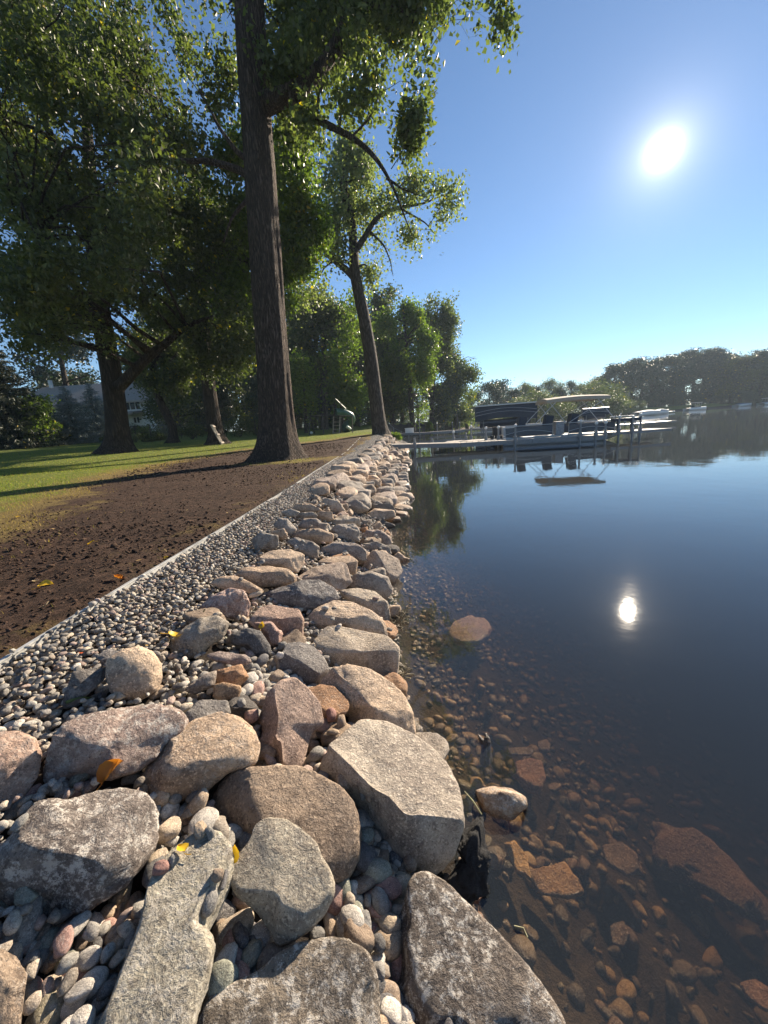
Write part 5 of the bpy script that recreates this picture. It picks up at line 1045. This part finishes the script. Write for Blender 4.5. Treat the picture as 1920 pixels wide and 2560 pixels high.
ze = zat(300, 1000, Yh); zr = zat(200, 962, Yh + 5)
house = empty('house', ((x0 + x1) / 2, Yh, gz_)); tag(house, 'white house with a long brown shingle roof behind the blue spruces', 'house')
ox, oy = (x0 + x1) / 2, Yh; W = x1 - x0
MB().box((0, 5, (ze - gz_) / 2), (W, 10, ze - gz_)).build('wall', M['siding'], house)
rb = MB(); h0 = ze - gz_; h1 = zr - gz_
rb.sheet([[(-W / 2 - .6, -.9, h0 - .25), (W / 2 + .6, -.9, h0 - .25)], [(-W / 2 - .6, 5, h1), (W / 2 + .6, 5, h1)], [(-W / 2 - .6, 10.9, h0 - .25), (W / 2 + .6, 10.9, h0 - .25)]])
rb.sheet([[(-W / 2 - .6, -.9, h0 - .5), (W / 2 + .6, -.9, h0 - .5)], [(-W / 2 - .6, -.9, h0 - .25), (W / 2 + .6, -.9, h0 - .25)]])
for sx in (-1, 1): rb.v += [(sx * (W / 2 + .02), 0, h0), (sx * (W / 2 + .02), 5, h1 - .1), (sx * (W / 2 + .02), 10, h0), (sx * (W / 2 + .02), 5, h0)]; n = len(rb.v); rb.f.append([n - 4, n - 3, n - 2, n - 1])
roof = rb.build('roof', M['shingle'], house)
cp, _ = at(126, 958, Yh + 4); MB().box((cp[0] - ox, 4, h1 + .2), (.35, .35, 1.)).build('vent_pipe', M['trim'], roof)
def hwin(u0, v0, u1, v1, name='window', nx=3):
    a, _ = at(u0, v0, Yh); b, _ = at(u1, v1, Yh); zt, zb = zat(u0, v0, Yh) - gz_, zat(u1, v1, Yh) - gz_; xa, xb = a[0] - ox, b[0] - ox
    f = MB(); w, h = xb - xa, zt - zb; cx, cz = (xa + xb) / 2, (zt + zb) / 2
    for s in (-1, 1): f.box((cx + s * (w / 2), -.05, cz), (.18, .1, h + .2)); f.box((cx, -.052, cz + s * h / 2), (w + .2, .1, .18))
    for i in range(1, nx): f.box((xa + w * i / nx, -.054, cz), (.12, .08, h))
    fr_ = f.build(name, M['trim'], house); MB().box((cx, -.02, cz), (w, .03, h)).build('pane', M['glass'], fr_)
hwin(310, 1003, 354, 1024); hwin(366, 1012, 382, 1026, nx=2); hwin(332, 1042, 353, 1058, 'door', 2); hwin(232, 1005, 262, 1024)
a, _ = at(300, 1030, Yh); b, _ = at(362, 1036, Yh); MB().box(((a[0] + b[0]) / 2 - ox, -1.4, zat(330, 1034, Yh) - gz_), (b[0] - a[0], 2.8, .25), rx=.12).build('porch_roof', M['shingle'], house)
b, _ = at(366, 1036, Yh); MB().box((b[0] - ox, -.12, (ze - gz_) / 2), (.35, .2, ze - gz_)).build('corner_board', M['trim'], house)
# small shed roof peeking out right of the giant trunk
p, m = at(735, 1060, 62.); sh = empty('garden_shed', (p[0], 62, sz(p[0], 62))); tag(sh, 'small shed with a brown pitched roof just right of the giant trunk', 'shed')
MB().box((0, 0, 1.2), (2.2, 2, 2.4)).build('wall', M['wood'], sh); s_ = MB(); s_.sheet([[(-1.5, -1.3, 2.3), (-1.5, 1.3, 2.3)], [(0, -1.3, 3.4), (0, 1.3, 3.4)], [(1.5, -1.3, 2.3), (1.5, 1.3, 2.3)]]).build('roof', M['shingle'], sh)
# garden fence
def fence(label, u0, u1, Y, h, n, mat, name='fence'):
    a, _ = at(u0, 1080, Y); b, _ = at(u1, 1080, Y); r = empty(name, (a[0], Y, 0)); tag(r, label, 'fence'); L = b[0] - a[0]
    rail = MB()
    for i in range(n + 1):
        x = L * i / n; z = sz(a[0] + x, Y)
        MB().tube([(x, 0, z - .1), (x, 0, z + h)], .035, 6).build('post', mat, r)
        if i < n:
            z2 = sz(a[0] + L * (i + 1) / n, Y)
            for q_ in (.95, .5): rail.tube([(x, 0, z + h * q_), (L * (i + 1) / n, 0, z2 + h * q_)], .018, 5)
            for k in range(1, 10):
                f = k / 10; zz = z + (z2 - z) * f; rail.tube([(x + L / n * f, 0, zz + h * .08), (x + L / n * f, 0, zz + h * .95)], .008, 4, cap=False)
    rail.build('rails', mat, r)
fence('dark thin railing fence behind the clipped bushes and spruces', 300, 640, 35., 1.3, 9, M['darkwood'])
fence('pale railing beside the far dock on the cove bank', 966, 1040, 46., 1.2, 4, M['alu'])
# wooden rack leaning on the straight oak
p, m = at(560, 1121, 23.3); rk = empty('leaning_rack', (p[0], 23.3, sz(p[0], 23.3) + .02), .15); tag(rk, 'pale wooden pallet leaning against the straight oak trunk', 'pallet')
ln = Matrix.Rotation(-.35, 3, 'Y')
def lb_(name, c, d, mt='wood'): q = ln @ Vector(c); MB().box(tuple(q), d, ry=-.35).build(name, M[mt], rk)
for k in range(3): lb_('board', (-.05, -.28 + k * .26, .62), (.05, .09, 1.24))
for z in (.1, .62, 1.12): lb_('crossbar', (.0, 0, z), (.05, .66, .10))
# play set
Yp = 33.
def pp(u, v, Y=Yp): return at(u, v, Y)[0]
b = pp(858, 1085); g0 = sz(b[0], Yp)
ps = empty('play_set', (b[0], Yp, g0)); tag(ps, 'playground tower with green tube slide and ladder on the lawn', 'play set'); B0 = np.array([b[0], Yp, g0])
def Lq(u, v, dy=0.): q = pp(u, v, Yp + dy) - B0; return (q[0], q[1], max(q[2], -.02))
sl = MB(); cpt = [Lq(838, 1030, -.6), Lq(852, 1029, -.3), Lq(866, 1033, 0), Lq(878, 1040, .3), Lq(881, 1050, .8), Lq(874, 1058, 1.1), Lq(864, 1062, .8), Lq(862, 1070, .3), Lq(868, 1078, 0)]
Q, R = resample(cpt, [.30] * 9, 30); sl.tube(Q, R, 14, cap=False); sl.build('tube_slide', M['green_plastic'], ps, True)
for i in (4, 10, 16, 22): MB().tube([Q[i], Q[i] + (Q[i + 1] - Q[i]) * .35], .335, 14, cap=False).build('slide_collar', M['green_plastic'], ps, True)
MB().tube([Lq(866, 1066, -.3), Lq(872, 1070, -.3), Lq(877, 1074, -.3)], .12, 8).build('slide_exit', M['light_green'], ps, True)
for u in (833, 849): MB().tube([Lq(u, 1089, -.7), Lq(u + 1, 1040, -.5)], .05, 6).build('ladder_rail', M['wood'], ps)
for v in (1082, 1073, 1064, 1055): MB().tube([Lq(833, v, -.65), Lq(849, v, -.65)], .03, 6).build('rung', M['wood'], ps)
for u, dy in ((836, -.4), (852, -.4), (840, .9), (856, .9)): MB().tube([Lq(u, 1088, dy), Lq(u, 1006 if dy < 0 else 1012, dy)], .055, 6).build('tower_post', M['darkwood'], ps)
q = Lq(845, 1049, .2); MB().box(q, (1.0, 1.3, .08)).build('platform', M['darkwood'], ps)
a_, c_ = np.array(Lq(840, 997)), np.array(Lq(864, 1020)); cb = MB(); cb.sheet([[a_ + [0, -.7, 0], a_ + [0, .9, 0]], [c_ + [0, -.7, 0], c_ + [0, .9, 0]]]); cb.sheet([[a_ + [0, -.7, -.04], a_ + [0, .9, -.04]], [c_ + [0, -.7, -.04], c_ + [0, .9, -.04]]]); cb.sheet([[a_ + [0, -.7, 0], c_ + [0, -.7, 0]], [a_ + [0, -.7, -.07], c_ + [0, -.7, -.07]]])
cb.build('canopy_panel', M['light_green'], ps)
b = pp(800, 1088, 32); g1 = sz(b[0], 32); sw = empty('swing_frame', (b[0], 32, g1)); tag(sw, 'dark A-frame swing set with a horizontal beam left of the slide', 'swing'); B0 = np.array([b[0], 32., g1])
top = 1040
def Ls(u, v, dy=0.): q = pp(u, v, 32 + dy) - B0; return (q[0], q[1], max(q[2], -.03))
MB().tube([Ls(776, top), Ls(880, top)], .05, 8).build('beam', M['darkwood'], sw)
for u, du in ((776, -3), (776, 12), (806, 4), (880, 2)): MB().tube([Ls(u, top), Ls(u + du, 1092, -.8 if du < 5 else .9)], .04, 6).build('leg', M['darkwood'], sw)
for u in (784, 796):
    zz = Ls(u, 1074); MB().tube([Ls(u, top), zz], .008, 4).build('chain', M['rope'], sw)
z_ = Ls(790, 1074); MB().box(z_, (.5, .2, .04)).build('swing_seat', M['black'], sw)
p = pp(778, 1076, 32.5); bl_ = link('play_ball', mesh('play_ball', ico(3)[0] * .12, ico(3)[1]), M['canvas_white'], loc=(p[0], 32.5, sz(p[0], 32.5) + .12)); tag(bl_, 'small white ball on the grass under the swing beam', 'ball')
# ------------------------------------------------------------------ docks
def dock(label, P, w=1.2, thick=.16, legs=(), mat='deckboard', side='alu', legtop=.35, group='docks'):
    """P: (x, y, z of deck) along the middle of the dock"""
    r = empty('dock', (P[0][0], P[0][1], 0)); tag(r, label, 'dock', group); o = np.array([P[0][0], P[0][1], 0]); dk = MB(); sb = MB()
    for a, b in zip(P[:-1], P[1:]):
        a = np.array(a) - o; b = np.array(b) - o; L = np.linalg.norm((b - a)[:2]); t_ = (b - a) / L; nrm = np.array([-t_[1], t_[0], 0]); n = max(1, int(L / .28)); rz = math.atan2(t_[1], t_[0]); ry = -math.atan2(b[2] - a[2], L)
        for k in range(n):
            c = a + (b - a) * (k + .5) / n; dk.box(tuple(c - [0, 0, .02]), (L / n * .93, w - .02, .04), rz=rz, ry=ry)
        for s in (-1, 1): sb.box(tuple((a + b) / 2 + nrm * s * w / 2 - [0, 0, thick / 2 - .012]), (L, .05, thick), rz=rz, ry=ry)
    dk.build('deck', M[mat], r); sb.build('side_beam', M[side], r)
    for (x, y, zt) in legs:
        l_ = MB().tube([(x - o[0], y - o[1], -2.2 if y > 5 else -1), (x - o[0], y - o[1], zt)], .045, 8).build('post', M[side], r)
        MB().tube([(x - o[0], y - o[1], .30), (x - o[0], y - o[1], .58)], .085, 8).build('bracket', M[side], l_)
    for (x, y, zt) in legs:
        if zt > .85: link('post_cap', CAPM, M['canvas_white'], r, loc=(x - o[0], y - o[1], zt))
    return r
CAPM = mesh('post_cap', ico(2)[0] * .075, ico(2)[1])
def dp(u, v, z): q = atz(u, v, z); return (q[0], q[1])
pA = dp(908, 1109, .50)
main = [(-.75, 20.2, .56), (1.6, 19.9, .47), (4., 19.2, .40), (7.2, 18.6, .38), (10.4, 18.1, .38)]
def post_at(u, Y, vt): p, _ = at(u, 1100, Y); return (p[0], Y, zat(u, vt, Y))
dock('long grey dock running from the stone bank out to the moored pontoon boat', main, 1.1, .2, [post_at(1036, 19.1, 1094), post_at(1288, 18.0, 1064), post_at(1450, 17.6, 1053), post_at(1489, 17.6, 1058), post_at(1512, 17.6, 1056), post_at(1080, 20.4, 1096), post_at(1246, 19.6, 1068), post_at(1215, 19.8, 1070)])
dock('tan planked dock finger beside the bow of the pontoon boat', [(3.6, 21.2, .39), (6.4, 20.3, .39)], 1.7, .16, [post_at(1134, 22.2, 1080), post_at(1165, 21.6, 1080), post_at(1178, 21.8, 1066)])
pl = dock('square dock end with a bench at the right tip of the long dock', [(11.0, 19.2, .40), (14.2, 19.6, .40)], 1.3, .12, [post_at(1545, 18.6, 1042), post_at(1579, 18.6, 1042), post_at(1598, 18.8, 1037), post_at(1545, 20.1, 1042)])
a, _ = at(1532, 1045, 18.8); b, _ = at(1598, 1045, 18.8)
bn = empty('dock_bench', ((a[0] + b[0]) / 2, 18.8, .41)); tag(bn, 'dark bench raised on posts at the end of the dock', 'bench'); zb = zat(1560, 1049, 18.8) - .41; w = b[0] - a[0]
MB().box((0, 0, zb), (w, .32, .14)).build('seat', M['canvas_dark'], bn); MB().box((0, .25, zb + .17), (w, .05, .03)).build('top_rail', M['silver'], bn)
for x in (-w * .3, w * .22): MB().box((x, 0, zb / 2), (.07, .07, zb)).build('leg', M['canvas_dark'], bn)
dock('thin grey dock from the cove bank, behind the leaning cottonwood bush', [(2.0, 42, .62), (5.4, 41.5, .55), (9., 42., .5)], 1.2, .22, [post_at(1050, 41, 1050), post_at(1094, 43, 1058)])
dock('long distant dock left of the covered boat lift', [(6.5, 50, .42), (12.5, 49, .42), (17, 48.5, .42)], 1.2, .2, [post_at(u, 48.5, 1056) for u in (1094, 1132, 1150, 1180, 1204)])
dock('pale dock lying behind the boats in the middle distance', [(14, 58, .42), (22, 57, .42), (30, 57, .42)], 1.3, .2, [post_at(u, 56, 1050) for u in (1190, 1240, 1300, 1350, 1400)], 'canvas_white', 'silver')  # white decks here and below: sun on the boards put into the colour
dock('bright narrow dock to the left of the blue-covered boat', [(24, 47, .4), (36, 54, .4)], 1.2, .16, [post_at(1548, 53, 1034), post_at(1594, 54, 1033)], 'canvas_white', 'silver')
dock('farthest thin dock leading to the small white cabin boat', [(57, 84, .4), (78, 104, .4)], 1.3, .2, [], 'canvas_white', 'silver')
dock('low sunlit dock behind the bench dock', [(19, 32, .3), (24.5, 33, .3)], 1.5, .12, [post_at(1560, 33, 1046), post_at(1585, 33, 1046)], 'canvas_white', 'alu')
p, _ = at(1023, 1065, 42.2); bx_ = empty('dock_box', (p[0], 42.2, .58)); tag(bx_, 'white storage box on the cove dock', 'box'); MB().box((0, 0, .24), (.9, .5, .46)).build('box_body', M['canvas_white'], bx_); MB().box((0, 0, .50), (.96, .56, .06)).build('lid', M['canvas_white'], bx_)
# dock hose lying etc.: two dark buckets on the planked finger
for u, lab in ((1231, 'black bucket on the planked dock, left one'), (1252, 'black bucket on the planked dock beside the boat bow')):
    p, _ = at(u, 1088, 20.2); bk = empty('bucket', (p[0], 20.2, .42)); tag(bk, lab, 'bucket'); MB().tube([(0, 0, 0), (0, 0, .16)], [.09, .12], 10).build('pail', M['black'], bk, True); MB().tube([(-.12, 0, .15), (0, 0, .26), (.12, 0, .15)], .008, 5).build('handle', M['black'], bk)
# ------------------------------------------------------------------ boats
def pontoon(label, x, y, rz, L=5.4, W=2.1, bimini=True, cover='navy', s=1., group='moored boats'):
    r = empty('pontoon_boat', (x, y, 0), rz); r.scale = (s, s, s); tag(r, label, 'boat', group)
    for k in (-1, 1):
        Q, R = resample([(-L / 2, k * W * .36, .10), (L * .36, k * W * .36, .10), (L * .52, k * W * .36, .26)], [.24, .24, .05], 14); MB().tube(Q, R, 14).build('pontoon', M['silver'], r, True)
    MB().box((0, 0, .36), (L, W, .10)).build('deck', M['silver'], r)
    z0, z1 = .42, .98
    for k in (-1, 1):
        for a, b in ((-L / 2 + .1, -L * .06), (L * .08, L / 2 - .15)):
            m_ = MB(); c = (a + b) / 2; m_.box((c, k * (W / 2 - .04), (z0 + z1) / 2 - .02), (b - a, .03, z1 - z0 - .1)); pn = m_.build('side_panel', M[cover], r)
            rl = MB(); rl.tube([(a, k * W / 2, z0), (a, k * W / 2, z1), (b, k * W / 2, z1), (b, k * W / 2, z0)], .022, 6); rl.build('rail', M['silver'], r)
            st = MB(); st.tube([(a + (b - a) * i / 8, k * (W / 2 + .005), z0 + .16 + .16 * math.sin(math.pi * i / 8)) for i in range(9)], .014, 5); st.build('stripe', M['silver'], pn)
    for xx in (-L * .36, -L * .12, L * .18): 
        sb = MB().box((xx, -W * .25, .62), (.55, .6, .35)).build('seat', M['canvas_dark'], r); MB().box((xx + (.22 if xx < 0 else -.22), -W * .25, 1.10), (.34, .6, .62), ry=.18).build('backrest', M['canvas_dark'], sb)
    cs = MB().box((L * .02, -W * .22, .75), (.4, .6, .65)).build('console', M['grey_paint'], r)
    MB().box((-L * .38, W * .2, .70), (.9, .6, .5)).build('lounge', M['canvas_white'], r)
    e = empty('motor_dummy', (0, 0, 0)) if 0 else None
    mt_ = MB().box((-L / 2 - .2, 0, .75), (.34, .3, .5)).build('outboard_motor', M['black'], r); MB().box((-L / 2 - .2, 0, .2), (.12, .1, .8)).build('motor_leg', M['black'], mt_)
    if bimini:
        x_0, x_1 = -L * .12, L * .42; G = []
        for i in range(9):
            u = i / 8; G.append([(x_0 + (x_1 - x_0) * u, W * .52 * (2 * j / 6 - 1), 2.16 + .07 * math.sin(math.pi * u) + .10 * (1 - (2 * j / 6 - 1) ** 2)) for j in range(7)])
        b_ = MB().sheet(G); b_.sheet([[(p[0], p[1], p[2] - .09) for p in row] for row in G]); 
        for row in (0, -1): b_.sheet([G[row], [(p[0], p[1], p[2] - .14) for p in G[row]]])
        for c in (0, -1): b_.sheet([[g_[c] for g_ in G], [(g_[c][0], g_[c][1], g_[c][2] - .16) for g_ in G]])
        b_.build('bimini_top', M['canvas_tan'], r, True)
        for k in (-1, 1):
            for a, b in ((.22, x_0 + .1), (.30, x_1 - .1), (-.9, x_0 + .5), (1.9, x_1 - .6)): MB().tube([(a * L * .25, k * W / 2, z1), (b, k * W * .50, 2.1)], .018, 6).build('bimini_pole', M['silver'], r)
    return r
p, _ = at(1385, 1088, 20.6); pontoon('navy pontoon boat with a tan bimini top moored behind the long dock', p[0], 20.7, math.pi - .14 + math.pi, 5.5)
def lift(label, u0, u1, vt, Y, dy, zt_drop, boat, mat='canvas_dark'):
    a, _ = at(u0, 1050, Y); b, _ = at(u1, 1050, Y + dy); zt = zat((u0 + u1) / 2, vt, Y); c = (a + b) / 2; L = math.hypot(b[0] - a[0], dy); rz = math.atan2(dy, b[0] - a[0])
    r = empty('boat_lift', (c[0], c[1], 0), rz); tag(r, label, 'boat lift', 'canopied boat lifts'); W = L * .4; G = []
    for i in range(9):
        u = i / 8; G.append([(L * (u - .5), W * .5 * math.sin(math.pi * (j / 8 - .5)) , zt - .5 * L * .06 * (1 - math.cos(math.pi * (j / 8 - .5))) ) for j in range(9)])
    m_ = MB().sheet(G); dr = zt_drop
    for c_ in (0, -1): m_.sheet([[g_[c_] for g_ in G], [(g_[c_][0], g_[c_][1] * 1.02, g_[c_][2] - dr * (1 - .22 * math.sin(math.pi * k / 8))) for k, g_ in enumerate(G)]])
    for row in (0, -1): m_.sheet([G[row], [(p[0], p[1], zt - dr * .8) for p in G[row]]])
    m_.build('canopy', M[mat], r, True); MB().tube([(-L / 2, -W * .5, zt - .02), (L / 2, -W * .5, zt - .02)], L * .011, 6).build('canopy_edge', M['canvas_white'], r)
    MB().sheet([[(-L / 2, -W * .46, zt + .03), (L / 2, -W * .46, zt + .03)], [(-L / 2, W * .1, zt + .10), (L / 2, W * .1, zt + .10)]]).build('canopy_top', M['canvas_white'], r)
    for k_ in (1, 2): MB().tube([(L * (i / 10 - .5) * .98, -W * .515, zt - dr * (.25 + .22 * k_) + dr * .22 * math.sin(math.pi * i / 10)) for i in range(11)], .022, 5).build('canopy_stripe', M['silver'], r)
    for sx in (-.36, .36):
        for sy in (-.42, .42): MB().tube([(L * sx, W * sy, -1.5), (L * sx, W * sy, zt - .1)], .04, 6).build('post', M['alu'], r)
    for sy in (-.42, .42): MB().box((0, W * sy, .25), (L * .8, .1, .12)).build('side_rail', M['alu'], r)
    h = MB(); hl = L * .84; sec = []
    for i in range(9):
        u = i / 8; hw = W * .33 * (1 - max(0, u - .55) ** 2 * 4.2); kz = .55 + .35 * max(0, u - .5) ** 2 * 3
        sec.append([(hl * (u - .5), 0, kz), (hl * (u - .5), -hw * .8, kz + .3), (hl * (u - .5), -hw, kz + .75), (hl * (u - .5), 0, kz + .86), (hl * (u - .5), hw, kz + .75), (hl * (u - .5), hw * .8, kz + .3), (hl * (u - .5), 0, kz)])
    h.sheet(sec).build('hull', M[boat], r, True)
    return r
lift('large dark canopied boat lift with a covered boat, left of the pontoon boat', 1188, 1338, 1012, 44., -1.5, 1.5, 'navy')
lift('smaller canopied lift with a boat right of the bimini top', 1455, 1520, 1021, 50., -1., .8, 'navy')
def runabout(label, u, v, Y, L, rz, mat, cabin=True, group='moored boats'):
    p, _ = at(u, v, Y); r = empty('motor_boat', (p[0], Y, 0), rz); tag(r, label, 'boat', group); sec = []
    for i in range(10):
        t_ = i / 9; hw = L * .17 * (1 - max(0, t_ - .5) ** 2 * 3.6); z = .05 + .10 * t_
        sec.append([(L * (t_ - .5), 0, -.15 + z), (L * (t_ - .5), -hw * .85, z), (L * (t_ - .5), -hw, z + .65 + .15 * t_), (L * (t_ - .5), 0, z + .72 + .15 * t_), (L * (t_ - .5), hw, z + .65 + .15 * t_), (L * (t_ - .5), hw * .85, z), (L * (t_ - .5), 0, -.15 + z)])
    MB().sheet(sec).build('hull', M[mat], r, True)
    if cabin:
        MB().box((-L * .02, 0, 1.15), (L * .3, L * .22, .55)).build('windscreen', M['glass'], r)
        for a in (-.16, .14):
            for b in (-.1, .1): MB().tube([(L * a, L * b, .8), (L * a, L * b, 2.2)], .03, 5).build('pole', M['silver'], r)
        MB().box((-L * .01, 0, 2.25), (L * .36, L * .26, .10)).build('hard_top', M['canvas_white'], r)
    else:
        G = [[(L * (i / 6 - .5) * .95, L * .15 * (j / 4 - .5) * 2, .85 + .35 * math.sin(math.pi * i / 6) * (1 - (j / 2 - 1) ** 2 * .8)) for j in range(5)] for i in range(7)]; MB().sheet(G).build('cover', M['blue_canvas'], r, True)
    return r
runabout('small white cabin boat lying far out by the wooded shore', 1740, 1023, 118., 6.6, .1, 'canvas_white')
runabout('blue-covered motor boat by the bushes in the distance', 1620, 1030, 84., 6., .15, 'canvas_white', False)
runabout('white boat cut off by the right edge of the photo', 1915, 1012, 135., 7., .4, 'canvas_white')
runabout('tiny pale boat in front of the dark wood, far right', 1858, 1016, 138., 7., .2, 'canvas_white', False)
runabout('low white boat behind the blue-covered boat', 1652, 1026, 90., 4., .1, 'canvas_white', False)
# ------------------------------------------------------------------ the air over the lake
t = NT('air'); pv = t.n('VolumePrincipled'); pv.inputs['Density'].default_value = .00042; pv.inputs['Color'].default_value = (.68, .84, 1., 1); pv.inputs['Anisotropy'].default_value = .2
t.l(pv.outputs[0], t.out.inputs['Volume']); M['air'] = t.m
hz = MB().box((100, 250, 12), (2000, 1600, 39)).build('haze', M['air']); tag(hz, kind='stuff', label='thin blue morning haze over the lake and the far shore')
